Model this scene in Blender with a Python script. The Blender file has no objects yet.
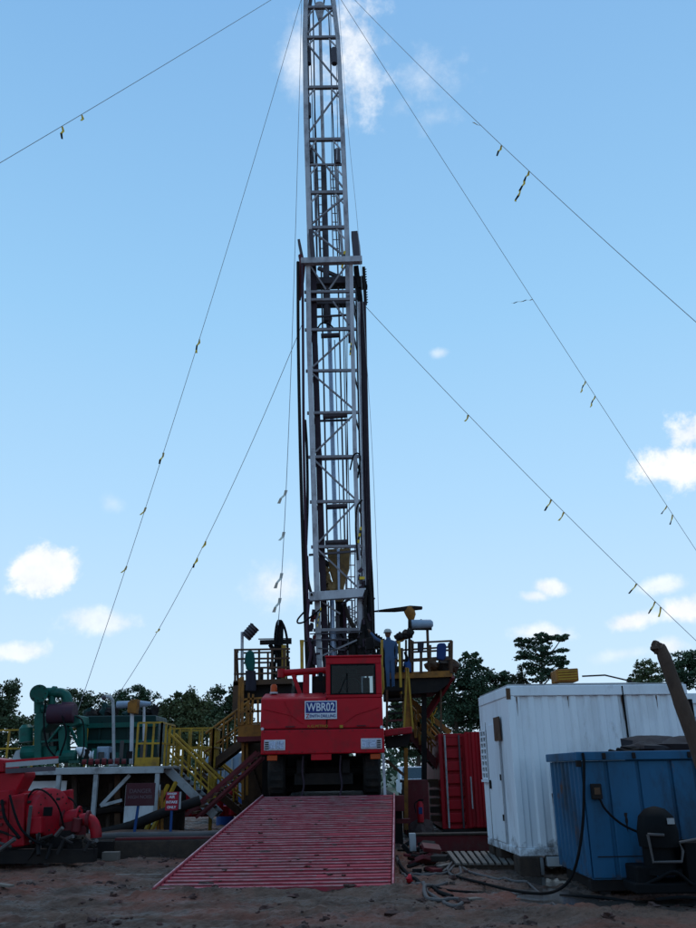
import bpy, math, random
import numpy as np
from mathutils import Vector, Matrix, Euler, noise
R_ = math.radians
random.seed(7); rng = np.random.default_rng(7)
scene = bpy.context.scene
col = scene.collection

# ------------------------------------------------------------------ camera
cam_d = bpy.data.cameras.new('camera'); cam = bpy.data.objects.new('camera', cam_d); col.objects.link(cam)
cam_d.sensor_fit = 'VERTICAL'; cam_d.sensor_height = 36.0; cam_d.lens = 820/928*36
cam_d.clip_start = 0.1; cam_d.clip_end = 9000
cam.matrix_world = Matrix.Translation((0,0,1.6)) @ Matrix.Rotation(R_(110.5),4,'X') @ Matrix.Rotation(R_(-0.9),4,'Z')
scene.camera = cam
scene.render.resolution_x = 768; scene.render.resolution_y = 1024
# ------------------------------------------------------------------ sky, sun, exposure
SUN_EL, SUN_AZ = 64.0, 14.0            # the sun stands high behind the mast, veiled by cloud
world = bpy.data.worlds.new('World'); scene.world = world; world.use_nodes = True
nt = world.node_tree; nt.nodes.clear(); N = nt.nodes.new; L = nt.links.new
out = N('ShaderNodeOutputWorld'); bg = N('ShaderNodeBackground'); L(bg.outputs[0], out.inputs[0])
bg.inputs['Strength'].default_value = 0.112
sky = N('ShaderNodeTexSky'); sky.sky_type = 'NISHITA'; sky.sun_disc = False
sky.sun_elevation = R_(SUN_EL); sky.sun_rotation = R_(SUN_AZ)
sky.air_density = 1.0; sky.dust_density = 0.6; sky.ozone_density = 1.6
hs = N('ShaderNodeMixRGB'); hs.blend_type = 'MULTIPLY'; hs.inputs[0].default_value = 1.0
hs.inputs[2].default_value = (1.0,1.0,1.0,1)
L(sky.outputs[0], hs.inputs[1])
geo = N('ShaderNodeTexCoord'); sxyz = N('ShaderNodeSeparateXYZ'); L(geo.outputs['Generated'], sxyz.inputs[0])
cr = N('ShaderNodeValToRGB'); L(sxyz.outputs['Z'], cr.inputs[0])
els = [(0.0,(.60,.76,.93)),(.12,(.53,.73,.93)),(.30,(.40,.65,.90)),(.50,(.29,.56,.845)),(.72,(.205,.44,.745)),(.80,(.175,.40,.72)),(1.0,(.13,.37,.68))]
while len(cr.color_ramp.elements) < len(els): cr.color_ramp.elements.new(.5)
for e,(p,c) in zip(cr.color_ramp.elements, els): e.position = p; e.color = (*c,1)
crs = N('ShaderNodeVectorMath'); crs.operation = 'SCALE'; L(cr.outputs[0], crs.inputs[0]); crs.inputs['Scale'].default_value = 10.2
hz = N('ShaderNodeMixRGB'); hz.inputs[0].default_value = .93; L(hs.outputs[0], hz.inputs[1]); L(crs.outputs[0], hz.inputs[2])
tc = N('ShaderNodeTexCoord')
n1 = N('ShaderNodeTexNoise'); n1.inputs['Scale'].default_value = 30; n1.inputs['Detail'].default_value = 7; n1.inputs['Roughness'].default_value = .62
L(tc.outputs['Generated'], n1.inputs['Vector'])
n2 = N('ShaderNodeTexNoise'); n2.inputs['Scale'].default_value = 9; n2.inputs['Detail'].default_value = 5
L(tc.outputs['Generated'], n2.inputs['Vector'])
sb = N('ShaderNodeVectorMath'); sb.operation = 'SUBTRACT'; L(n2.outputs['Color'], sb.inputs[0]); sb.inputs[1].default_value = (.5,.5,.5)
sc = N('ShaderNodeVectorMath'); sc.operation = 'SCALE'; L(sb.outputs[0], sc.inputs[0]); sc.inputs['Scale'].default_value = .035
ad = N('ShaderNodeVectorMath'); ad.operation = 'ADD'; L(tc.outputs['Generated'], ad.inputs[0]); L(sc.outputs[0], ad.inputs[1])
def math_node(op, a, b=None, clamp=False):
    m = N('ShaderNodeMath'); m.operation = op; m.use_clamp = clamp
    for i, x in enumerate((a, b)):
        if x is None: continue
        if isinstance(x, (int, float)): m.inputs[i].default_value = x
        else: L(x, m.inputs[i])
    return m.outputs[0]
nz = math_node('SUBTRACT', n1.outputs['Fac'], .5)
# (direction, half width, half height in radians, softness, opacity, raggedness)
CL = [((-0.3459,0.9127,0.2173),.039,.033,.5,.92,1.6),((-0.2895,0.9434,0.1617),.045,.017,.85,.66,1.6),((-0.3706,0.9191,0.1336),.036,.013,.8,.75,1.6),
 ((-0.0840,0.9740,0.2102),.042,.036,1.2,.75,1.5),((-0.2791,0.9131,0.2973),.016,.013,1.4,.30,1.6),
 ((0.2344,0.9518,0.1980),.024,.013,.8,.85,1.4),((0.2161,0.9579,0.1889),.022,.009,.9,.7,1.5),((0.2203,0.9645,0.1456),.038,.013,.9,.75,1.4),
 ((0.3215,0.9338,0.1573),.038,.013,.8,.9,1.4),((0.3772,0.9121,0.1604),.036,.018,.8,.95,1.4),((0.3531,0.9159,0.1908),.026,.012,.9,.7,1.5),
 ((0.3752,0.8703,0.3191),.056,.032,.85,.97,2.8),((0.3890,0.8511,0.3525),.040,.022,.9,.85,3.0),((0.3563,0.9266,0.1201),.024,.013,1.0,.75,1.5),
 ((0.0071,0.6755,0.7373),.052,.062,1.4,.95,2.8),((0.0221,0.6998,0.7140),.036,.040,1.4,.75,3.0),((-0.0432,0.6829,0.7292),.030,.055,1.5,.75,2.0),((0.0946,0.6961,0.7117),.046,.034,2.0,.42,3.4),((0.1065,0.7195,0.6863),.028,.018,2.0,.32,3.4),((0.0642,0.7132,0.6980),.024,.016,2.0,.35,3.4),
 ((0.1114,0.8777,0.4661),.014,.011,1.2,.55,1.6),((0.3040,0.9454,0.1179),.05,.010,1.2,.4,1.6),
 ((-.75,.55,.37),.12,.05,.9,.8,1.6),((.80,.5,.33),.10,.045,.9,.85,1.6),((.9,-.1,.42),.14,.06,1.0,.8,1.7),((.3,-.85,.43),.15,.06,1.0,.8,1.7),
 ((-.4,-.8,.45),.12,.06,1.0,.8,1.7),((-.9,-.2,.39),.13,.05,1.0,.8,1.7),((.1,.5,.86),.10,.09,1.4,.7,2.2),((-.5,.1,.86),.12,.1,1.4,.6,2.2),((.5,-.2,.84),.12,.09,1.4,.6,2.2)]
msk = None
for dvec, rx, ry, soft, op, rag in CL:
    mp = N('ShaderNodeMapping'); mp.vector_type = 'TEXTURE'; L(ad.outputs[0], mp.inputs['Vector'])
    dv = Vector(dvec).normalized()
    mp.inputs['Location'].default_value = dv
    yaw = math.atan2(dv.x, dv.y); pit = math.asin(dv.z)
    rm = Matrix.Rotation(-yaw,3,'Z') @ Matrix.Rotation(pit,3,'X')
    mp.inputs['Rotation'].default_value = rm.to_euler('XYZ')
    mp.inputs['Scale'].default_value = (rx, rx, ry)
    ln = N('ShaderNodeVectorMath'); ln.operation = 'LENGTH'; L(mp.outputs[0], ln.inputs[0])
    r = math_node('SUBTRACT', ln.outputs['Value'], math_node('MULTIPLY', nz, rag))
    mr = N('ShaderNodeMapRange'); mr.interpolation_type = 'SMOOTHSTEP'
    L(r, mr.inputs['Value']); mr.inputs['From Min'].default_value = 1.12; mr.inputs['From Max'].default_value = 1.12-soft
    mr.inputs['To Min'].default_value = 0; mr.inputs['To Max'].default_value = op
    o = mr.outputs['Result']
    msk = o if msk is None else math_node('MAXIMUM', msk, o)
shade = N('ShaderNodeMapRange'); L(n1.outputs['Fac'], shade.inputs['Value'])
shade.inputs['From Min'].default_value = .3; shade.inputs['From Max'].default_value = .7; shade.inputs['To Min'].default_value = .84; shade.inputs['To Max'].default_value = 1.06
cc = N('ShaderNodeVectorMath'); cc.operation = 'SCALE'; cc.inputs[0].default_value = (9.4,9.6,9.9); L(shade.outputs['Result'], cc.inputs['Scale'])
mx = N('ShaderNodeMixRGB'); L(msk, mx.inputs[0]); L(hz.outputs[0], mx.inputs[1]); L(cc.outputs[0], mx.inputs[2])
L(mx.outputs[0], bg.inputs['Color'])

sd = bpy.data.lights.new('sun','SUN'); sd.energy = 0.8; sd.angle = R_(14); sd.color = (1,.95,.88)
sun = bpy.data.objects.new('sun', sd); col.objects.link(sun)
sdir = Vector((math.sin(R_(SUN_AZ))*math.cos(R_(SUN_EL)), math.cos(R_(SUN_AZ))*math.cos(R_(SUN_EL)), math.sin(R_(SUN_EL))))
sun.rotation_euler = sdir.to_track_quat('Z','Y').to_euler()
scene.view_settings.view_transform = 'Standard'; scene.view_settings.look = 'None'
scene.view_settings.exposure = 0.0; scene.view_settings.gamma = 1.0

# ------------------------------------------------------------------ materials
def mat(name, c, rough=.6, metal=0., c2=None, amt=.5, scale=3., bump=0., bscale=20., dirt=None, damt=0., dscale=1.2, spec=.18, stretch=None, splash=None, rustc=0.):
    m = bpy.data.materials.new(name); m.use_nodes = True; t = m.node_tree; b = t.nodes['Principled BSDF']
    b.inputs['Roughness'].default_value = rough; b.inputs['Metallic'].default_value = metal
    b.inputs['Specular IOR Level'].default_value = spec
    tcx = t.nodes.new('ShaderNodeTexCoord'); vec = tcx.outputs['Object']
    if stretch:
        mp = t.nodes.new('ShaderNodeMapping'); mp.inputs['Scale'].default_value = stretch; t.links.new(vec, mp.inputs['Vector']); vec = mp.outputs[0]
    def nse(s, d=5, r=.6):
        n = t.nodes.new('ShaderNodeTexNoise'); n.inputs['Scale'].default_value = s; n.inputs['Detail'].default_value = d; n.inputs['Roughness'].default_value = r
        t.links.new(vec, n.inputs['Vector']); return n.outputs['Fac']
    def ramp(f, a, z):
        r = t.nodes.new('ShaderNodeMapRange'); t.links.new(f, r.inputs['Value']); r.inputs['From Min'].default_value = a; r.inputs['From Max'].default_value = z; return r.outputs['Result']
    cur = t.nodes.new('ShaderNodeRGB'); cur.outputs[0].default_value = (*c,1); cur = cur.outputs[0]
    c2 = c2 or tuple(x*.72 for x in c)
    mixn = t.nodes.new('ShaderNodeMixRGB'); f = ramp(nse(scale), .35, .68)
    mm = t.nodes.new('ShaderNodeMath'); mm.operation='MULTIPLY'; t.links.new(f, mm.inputs[0]); mm.inputs[1].default_value = amt
    t.links.new(mm.outputs[0], mixn.inputs[0]); t.links.new(cur, mixn.inputs[1]); mixn.inputs[2].default_value = (*c2,1); cur = mixn.outputs[0]
    if dirt:
        mx2 = t.nodes.new('ShaderNodeMixRGB'); f = ramp(nse(dscale, 8, .7), .5-.0, .72)
        mm = t.nodes.new('ShaderNodeMath'); mm.operation='MULTIPLY'; t.links.new(f, mm.inputs[0]); mm.inputs[1].default_value = damt
        t.links.new(mm.outputs[0], mx2.inputs[0]); t.links.new(cur, mx2.inputs[1]); mx2.inputs[2].default_value = (*dirt,1); cur = mx2.outputs[0]
    if rustc:
        mx3 = t.nodes.new('ShaderNodeMixRGB'); f = ramp(nse(2.6,9,.75),.60,.70)
        mm = t.nodes.new('ShaderNodeMath'); mm.operation='MULTIPLY'; t.links.new(f, mm.inputs[0]); mm.inputs[1].default_value = rustc
        t.links.new(mm.outputs[0], mx3.inputs[0]); t.links.new(cur, mx3.inputs[1]); mx3.inputs[2].default_value = (.09,.04,.02,1); cur = mx3.outputs[0]
    if splash:
        sz = t.nodes.new('ShaderNodeSeparateXYZ'); t.links.new(tcx.outputs['Object'], sz.inputs[0])
        n_ = t.nodes.new('ShaderNodeTexNoise'); n_.inputs['Scale'].default_value = 3.2; n_.inputs['Detail'].default_value = 9; n_.inputs['Roughness'].default_value = .75; t.links.new(tcx.outputs['Object'], n_.inputs['Vector'])
        ma = t.nodes.new('ShaderNodeMath'); ma.operation = 'MULTIPLY_ADD'; t.links.new(n_.outputs['Fac'], ma.inputs[0]); ma.inputs[1].default_value = -splash*2.4; t.links.new(sz.outputs['Z'], ma.inputs[2])
        r_ = t.nodes.new('ShaderNodeMapRange'); t.links.new(ma.outputs[0], r_.inputs['Value']); r_.inputs['From Min'].default_value = -splash*.9; r_.inputs['From Max'].default_value = -splash*1.35; r_.inputs['To Max'].default_value = .85
        mx4 = t.nodes.new('ShaderNodeMixRGB'); t.links.new(r_.outputs['Result'], mx4.inputs[0]); t.links.new(cur, mx4.inputs[1]); mx4.inputs[2].default_value = (.060,.042,.036,1); cur = mx4.outputs[0]
    t.links.new(cur, b.inputs['Base Color'])
    rr = t.nodes.new('ShaderNodeMapRange'); t.links.new(nse(scale*2.3), rr.inputs['Value']); rr.inputs['To Min'].default_value = max(.05,rough-.15); rr.inputs['To Max'].default_value = min(1,rough+.15)
    t.links.new(rr.outputs['Result'], b.inputs['Roughness'])
    if bump:
        bp = t.nodes.new('ShaderNodeBump'); bp.inputs['Strength'].default_value = bump; bp.inputs['Distance'].default_value = .02
        t.links.new(nse(bscale, 6), bp.inputs['Height']); t.links.new(bp.outputs[0], b.inputs['Normal'])
    return m
rust = (.075,.035,.02); mud = (.07,.05,.042)
M = dict(
 red = mat('red truck paint',(.42,.004,.013),.42,c2=(.29,.003,.010),amt=.6,scale=1.5,dirt=(.12,.015,.015),damt=.7,dscale=2.2,spec=.16),
 redp = mat('red pump paint',(.34,.005,.014),.45,dirt=(.05,.015,.015),damt=.85,dscale=1.8),
 redc = mat('red container paint',(.34,.005,.012),.5,dirt=(.05,.01,.01),damt=.7,dscale=2.0,stretch=(1,1,.35)),
 redd = mat('dark red steel',(.11,.012,.016),.55,dirt=mud,damt=.6,dscale=2.2),
 ramp = mat('worn red ramp paint',(.32,.038,.058),.6,c2=(.24,.03,.045),amt=.8,scale=4,dirt=(.13,.085,.075),damt=.85,dscale=1.1,stretch=(1.6,.55,1)),
 rampw = mat('worn bare edge',(.50,.30,.31),.6,c2=(.28,.05,.07),amt=.9,scale=5,dirt=(.18,.09,.09),damt=.6,dscale=7),
 white = mat('white container paint',(.72,.74,.78),.45,c2=(.62,.65,.71),amt=.5,scale=1.2,dirt=(.34,.30,.29),damt=.4,dscale=1.6,stretch=(1,1,.3),splash=.55,rustc=.35),
 whited = mat('dirty white steel',(.34,.34,.35),.6,dirt=(.08,.06,.055),damt=.8,dscale=2.4),
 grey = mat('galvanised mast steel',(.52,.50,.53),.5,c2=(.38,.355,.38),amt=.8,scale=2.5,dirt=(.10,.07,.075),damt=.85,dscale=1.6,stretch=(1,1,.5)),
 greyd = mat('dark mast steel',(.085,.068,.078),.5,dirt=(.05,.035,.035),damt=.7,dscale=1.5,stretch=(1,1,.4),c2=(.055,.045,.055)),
 chrome = mat('bluish pipe steel',(.36,.42,.55),.35,metal=.3,amt=.4),
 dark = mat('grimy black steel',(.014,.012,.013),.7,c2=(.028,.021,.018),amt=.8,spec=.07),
 brown = mat('rusty brown steel',(.10,.050,.026),.65,c2=(.06,.03,.02),amt=.9,dirt=(.03,.02,.02),damt=.6,dscale=2.5),
 orange = mat('weathered orange paint',(.32,.125,.02),.6,c2=(.15,.06,.015),amt=.9,dirt=(.08,.04,.02),damt=.75,dscale=3),
 yellow = mat('yellow rail paint',(.42,.24,.022),.5,c2=(.26,.14,.02),amt=.8,dirt=(.08,.045,.025),damt=.75,dscale=3.5),
 green = mat('green pump paint',(.006,.10,.075),.45,c2=(.005,.045,.038),amt=.7,dirt=(.03,.035,.03),damt=.65,dscale=2),
 greenk = mat('dark green tank paint',(.005,.030,.027),.55,dirt=(.025,.025,.02),damt=.6,dscale=1.5),
 blue = mat('blue tank paint',(.016,.095,.195),.5,c2=(.014,.060,.115),amt=.8,scale=1.1,dirt=(.016,.020,.024),damt=.95,dscale=1.5,stretch=(1,1,.45),splash=.45,rustc=.9),
 bluep = mat('blue post paint',(.012,.05,.17),.5),
 hose = mat('grey rubber hose',(.085,.075,.075),.6,dirt=mud,damt=.6,dscale=5),
 black = mat('black rubber',(.006,.006,.007),.7,spec=.08),
 tyre = mat('muddy tyre rubber',(.02,.018,.018),.85,dirt=(.08,.055,.045),damt=.7,dscale=3),
 purple = mat('purple hose sheath',(.055,.018,.03),.6,c2=(.04,.02,.035),amt=.9,scale=6),
 wood = mat('weathered timber',(.060,.040,.030),.85,c2=(.03,.022,.02),amt=.9,scale=5,bump=.5,bscale=40),
 bark = mat('tree bark',(.07,.05,.038),.9,bump=.6,bscale=18),
 logm = mat('log bark',(.095,.058,.042),.9,c2=(.06,.038,.03),amt=.9,scale=7,bump=.8,bscale=30,stretch=(1,1,.4)),
 fab_b = mat('blue coverall cloth',(.05,.09,.17),.9), fab_d = mat('dark cloth',(.03,.025,.035),.9), fab_g = mat('green cloth',(.01,.075,.065),.9),
 fab_n = mat('navy cloth',(.02,.04,.13),.9), skin = mat('skin',(.12,.06,.04),.6), helm = mat('white helmet',(.4,.4,.38),.4),
 tape_y = mat('yellow tape',(.75,.48,.04),.6), tape_k = mat('black tape',(.03,.03,.03),.6), tape_w = mat('pale ribbon',(.7,.68,.6),.8),
 block = mat('rusty olive block paint',(.26,.15,.055),.6,c2=(.15,.08,.035),amt=.9,dirt=(.04,.03,.02),damt=.6,dscale=3),
 leaddark = mat('grimy purple black steel',(.030,.018,.026),.6,c2=(.05,.032,.04),amt=.8,spec=.1),
 silver = mat('bright galvanised steel',(.27,.245,.265),.45,c2=(.17,.15,.165),amt=.7,scale=3,dirt=(.14,.11,.11),damt=.6,dscale=2),
 cable = mat('guy cable steel',(.33,.33,.34),.5), tarp = mat('dark tarpaulin',(.022,.018,.022),.75,bump=.4,bscale=8),
 amber = mat('amber lens',(.45,.06,.01),.25), lens = mat('headlight lens',(.45,.52,.68),.15,c2=(.10,.12,.2),amt=.9,scale=26,spec=.6),
 plate = mat('navy plate',(.015,.03,.17),.4), platew = mat('white plate paint',(.60,.62,.68),.4), tred = mat('red print',(.35,.02,.04),.5),
 signr = mat('red sign paint',(.30,.012,.03),.5), signf = mat('faded red sign',(.06,.014,.02),.6,dirt=(.05,.03,.03),damt=.6,dscale=5),
 signt = mat('faded lettering',(.11,.07,.08),.6), glassd = mat('window glass',(.02,.025,.03),.08,spec=.8), pallet = mat('pallet timber',(.15,.125,.11),.85,c2=(.15,.12,.1),amt=.9,scale=6),
 tin = mat('pale sheet metal',(.27,.33,.42),.5,c2=(.18,.23,.30),amt=.8), clod = mat('clod of mud',(.055,.038,.034),.9,c2=(.078,.034,.030),amt=.9,scale=3,bump=.5,bscale=25),
)
def leafmat(name, a, b_, sc=.9):
    m = mat(name, a, .6, c2=b_, amt=1.0, scale=sc, spec=.12); return m
LF = [leafmat('dark leaves',(.072,.094,.045),(.038,.055,.030)), leafmat('olive leaves',(.118,.135,.062),(.068,.085,.042)), leafmat('blue green leaves',(.062,.098,.052),(.032,.056,.034)), leafmat('brownish leaves',(.070,.070,.042),(.04,.044,.03))]

def glass_mat():
    m = bpy.data.materials.new('clear cab glass'); m.use_nodes = True; t = m.node_tree; t.nodes.clear()
    o = t.nodes.new('ShaderNodeOutputMaterial'); mx_ = t.nodes.new('ShaderNodeMixShader'); tr = t.nodes.new('ShaderNodeBsdfTransparent'); gl = t.nodes.new('ShaderNodeBsdfGlossy'); fr = t.nodes.new('ShaderNodeFresnel')
    tr.inputs[0].default_value = (.55,.60,.60,1); gl.inputs['Roughness'].default_value = .06; fr.inputs[0].default_value = 1.28
    t.links.new(fr.outputs[0],mx_.inputs[0]); t.links.new(tr.outputs[0],mx_.inputs[1]); t.links.new(gl.outputs[0],mx_.inputs[2]); t.links.new(mx_.outputs[0],o.inputs[0]); return m
M['glassc'] = glass_mat()
# ------------------------------------------------------------------ mesh helpers
class MB:
    def __init__(s): s.v = []; s.f = []
    def add(s, vs, fs):
        n = len(s.v); s.v += [tuple(v) for v in vs]; s.f += [tuple(i+n for i in f) for f in fs]; return s
    def box(s, c, d, rot=None):
        x,y,z = (k/2 for k in d); q = [Vector((i*x,j*y,k*z)) for i in (-1,1) for j in (-1,1) for k in (-1,1)]
        if rot is not None:
            e = Euler(rot); q = [e.to_matrix() @ p for p in q]
        c = Vector(c); return s.add([p+c for p in q], [(0,1,3,2),(4,6,7,5),(0,4,5,1),(2,3,7,6),(0,2,6,4),(1,5,7,3)])
    def b2(s, x0,x1,y0,y1,z0,z1): return s.box(((x0+x1)/2,(y0+y1)/2,(z0+z1)/2),(x1-x0,y1-y0,z1-z0))
    def beam(s, p, q, w, h=None, up=(0,0,1)):
        h = h or w; p = Vector(p); q = Vector(q); d = (q-p).normalized(); u = Vector(up)
        if abs(d.dot(u)) > .98: u = Vector((0,1,0))
        a = d.cross(u).normalized()*(w/2); b = a.cross(d).normalized()*(h/2)
        vs = [p-a-b,p+a-b,p+a+b,p-a+b,q-a-b,q+a-b,q+a+b,q-a+b]
        return s.add(vs, [(0,1,2,3),(7,6,5,4),(0,4,5,1),(1,5,6,2),(2,6,7,3),(3,7,4,0)])
    def tube(s, pts, r, n=8):
        pts = [Vector(p) for p in pts]; rs = r if isinstance(r,(list,tuple)) else [r]*len(pts); vs = []; fs = []
        ref = None
        for i,p in enumerate(pts):
            d = (pts[min(i+1,len(pts)-1)]-pts[max(i-1,0)]); d = d.normalized() if d.length > 1e-9 else Vector((0,0,1))
            if ref is None: ref = Vector((0,0,1)) if abs(d.z) < .9 else Vector((1,0,0))
            a = (ref - d*ref.dot(d)).normalized(); ref = a; b = d.cross(a)
            for k in range(n):
                t = 2*math.pi*k/n; vs.append(p + (a*math.cos(t)+b*math.sin(t))*rs[i])
        for i in range(len(pts)-1):
            for k in range(n): fs.append((i*n+k, i*n+(k+1)%n, (i+1)*n+(k+1)%n, (i+1)*n+k))
        fs.append(tuple(range(n))[::-1]); fs.append(tuple((len(pts)-1)*n+k for k in range(n)))
        return s.add(vs, fs)
    def cyl(s, p, q, r, r2=None, n=14): return s.tube([p,q],[r, r if r2 is None else r2], n)
    def prism(s, poly, y0, y1):          # poly in (x,z), extruded along y
        n = len(poly); vs = [(x,y0,z) for x,z in poly]+[(x,y1,z) for x,z in poly]
        return s.add(vs, [tuple(range(n)), tuple(range(n,2*n))[::-1]]+[(i,i+n,(i+1)%n+n,(i+1)%n) for i in range(n)])
    def prismx(s, poly, x0, x1):         # poly in (y,z), extruded along x
        n = len(poly); vs = [(x0,y,z) for y,z in poly]+[(x1,y,z) for y,z in poly]
        return s.add(vs, [tuple(range(n))[::-1], tuple(range(n,2*n))]+[(i,(i+1)%n,(i+1)%n+n,i+n) for i in range(n)])
    def prismz(s, poly, z0, z1):
        n = len(poly); vs = [(x,y,z0) for x,y in poly]+[(x,y,z1) for x,y in poly]
        return s.add(vs, [tuple(range(n))[::-1], tuple(range(n,2*n))]+[(i,(i+1)%n,(i+1)%n+n,i+n) for i in range(n)])
    def blob(s, c, r, seed=0, amp=.2, n=10, m=7):
        c = Vector(c); r = Vector(r) if not isinstance(r,(int,float)) else Vector((r,r,r)); vs = []; fs = []
        for j in range(m+1):
            ph = math.pi*j/m
            for i in range(n):
                th = 2*math.pi*i/n; d = Vector((math.sin(ph)*math.cos(th),math.sin(ph)*math.sin(th),math.cos(ph)))
                k = 1+amp*noise.noise(d*1.7+Vector((seed*7.3,seed*3.1,seed)))*2 if amp else 1
                vs.append(c+Vector((d.x*r.x,d.y*r.y,d.z*r.z))*k)
        for j in range(m):
            for i in range(n): fs.append((j*n+i,(j+1)*n+i,(j+1)*n+(i+1)%n,j*n+(i+1)%n))
        return s.add(vs, fs)
    def build(s, name, m, parent=None, smooth=False, bevel=0., label=None, kind=None):
        off = Vector(parent['_w']) if parent is not None and '_w' in parent else Vector((0,0,0))
        me = bpy.data.meshes.new(name); me.from_pydata([tuple(Vector(v)-off) for v in s.v], [], s.f); me.validate(); me.update()
        me.materials.append(m if not isinstance(m,str) else M[m])
        if smooth:
            for p in me.polygons: p.use_smooth = True
            try: me.set_sharp_from_angle(angle=R_(40))
            except Exception: pass
        o = bpy.data.objects.new(name, me); col.objects.link(o)
        if parent is not None: o.parent = parent; o['_w'] = tuple(off)
        if bevel:
            bv = o.modifiers.new('bevel','BEVEL'); bv.width = bevel; bv.segments = 2; bv.limit_method = 'ANGLE'
        if label: o['label'] = label
        if kind: o['kind'] = kind
        return o
def tag(o, label, cat, group=None):
    o['label'] = label; o['category'] = cat
    if group: o['group'] = group
    return o
def thing(name, label, cat, loc=(0,0,0), group=None):
    o = bpy.data.objects.new(name, None); o.location = loc; col.objects.link(o); o['_w'] = tuple(loc); o.empty_display_size = .2
    return tag(o, label, cat, group)
def one(name, mb, m, label, cat, group=None, smooth=False, bevel=0., origin=None):
    c = Vector(origin) if origin is not None else Vector((sum(v[0] for v in mb.v)/len(mb.v), sum(v[1] for v in mb.v)/len(mb.v), min(v[2] for v in mb.v)))
    mb.v = [tuple(Vector(v)-c) for v in mb.v]
    o = mb.build(name, m, None, smooth, bevel); o.location = c
    return tag(o, label, cat, group)
def struct(name, mb, m, smooth=False, bevel=0.):
    o = mb.build(name, m, None, smooth, bevel); o['kind'] = 'structure'; return o
def catm(pts, k=6):
    P = [Vector(p) for p in pts]; P = [P[0]*2-P[1]]+P+[P[-1]*2-P[-2]]; o = []
    for i in range(1,len(P)-2):
        for j in range(k):
            t = j/k; a,b,c,d = P[i-1],P[i],P[i+1],P[i+2]
            o.append(.5*((2*b)+(c-a)*t+(2*a-5*b+4*c-d)*t*t+(3*b-a-3*c+d)*t**3))
    o.append(P[-2]); return o
def lerp(a,b,t): return Vector(a)*(1-t)+Vector(b)*t
def text_mesh(body, size, m, parent, center, name='lettering', depth=.004, bold=.0, sx=1.0):
    cu = bpy.data.curves.new(name,'FONT'); cu.body = body; cu.size = size; cu.align_x = 'CENTER'; cu.align_y = 'CENTER'; cu.extrude = depth; cu.offset = bold
    t = bpy.data.objects.new(name, cu); col.objects.link(t); bpy.context.view_layer.update()
    me = bpy.data.meshes.new_from_object(t.evaluated_get(bpy.context.evaluated_depsgraph_get())); bpy.data.objects.remove(t); me.name = name
    me.materials.clear(); me.materials.append(M[m])
    o = bpy.data.objects.new(name, me); col.objects.link(o); o.parent = parent
    off = Vector(parent['_w']); o.location = Vector(center)-off; o.rotation_euler = (math.pi/2,0,0); o.scale = (sx,1,1); return o

# ------------------------------------------------------------------ ground: one sheet from the yard to the horizon
PUD = [((2.66,12.45),(.44,.72)),((3.9,11.65),(.9,.20)),((2.0,12.9),(.55,.22)),((2.9,13.9),(.35,.5))]
def gh(x, y):
    h = 0.
    if -14 < x < 14 and 3 < y < 45:
        f = min(1,(14-abs(x))/3)*min(1,(y-3)/2)*min(1,(45-y)/8)
        p = Vector((x,y,0))
        h += f*(noise.noise(p*.35)*.05 + noise.noise(p*1.3+Vector((9,2,0)))*.05)
        rough = .55+.6*max(0,noise.noise(p*.5+Vector((3,7,1))))
        h += f*rough*(abs(noise.noise(p*2.6))*.07 + abs(noise.noise(p*6.))*.065 + abs(noise.noise(p*11.))*.045 + noise.noise(p*17.)*.028)
        h -= .02
        for (a0,b0,c0,wd,dp) in ((.04,10.9,.9,.10,.03),(-.05,15.9,-3.4,.13,.035),(-.07,14.9,-3.2,.13,.035),(-.04,12.4,-3.0,.12,.03)):
            if (x > c0 if c0 < 0 else x > c0): continue
            dd = (y-(b0+a0*x+.08*math.sin(x*1.3)))/wd
            if abs(dd) < 3: h += f*dp*(-math.exp(-dd*dd)+.75*math.exp(-(abs(dd)-1.6)**2*2.5)) + f*.012*math.exp(-dd*dd)*math.sin(x*34)
        if x > -3.1 and x < 1.0 and 12.2 < y < 13.6:        # mud banked over the foot of the ramp
            h += .10*math.exp(-((y-13.0)/.4)**2)*(.6+.8*noise.noise(p*2.2))
        if y < 11.4 and x > -1: h += .02*math.exp(-((y-10.7)/.6)**2)*(1+noise.noise(p*2.5)*1.5)
        if x > .8 and y < 12.4: h -= .022*min(1,(x-.8)/.6)*min(1,(12.4-y)/.6)
        for (cx,cy),(rx,ry) in PUD:
            d = ((x-cx)/rx)**2+((y-cy)/ry)**2
            w = max(0.,min(1.,1.7-d)); w = w*w*(3-2*w); h = h*(1-.85*w) - .052*w
    return h
def spaced(lo, hi, step, far, k):
    a = list(np.arange(lo, hi, step)); d = step; x = a[-1]
    while x < far: d *= k; x += d; a.append(x)
    d = step; x = a[0]
    while x > -far: d *= k; x -= d; a.insert(0,x)
    return a
xs = spaced(-7.5,7.5,.042,4000,1.12); ys = spaced(9.6,16.5,.035,4000,1.06)
vs = [(x,y,gh(x,y)) for y in ys for x in xs]; nx = len(xs)
g = MB(); g.v = vs; g.f = [(j*nx+i,j*nx+i+1,(j+1)*nx+i+1,(j+1)*nx+i) for j in range(len(ys)-1) for i in range(nx-1)]
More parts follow.
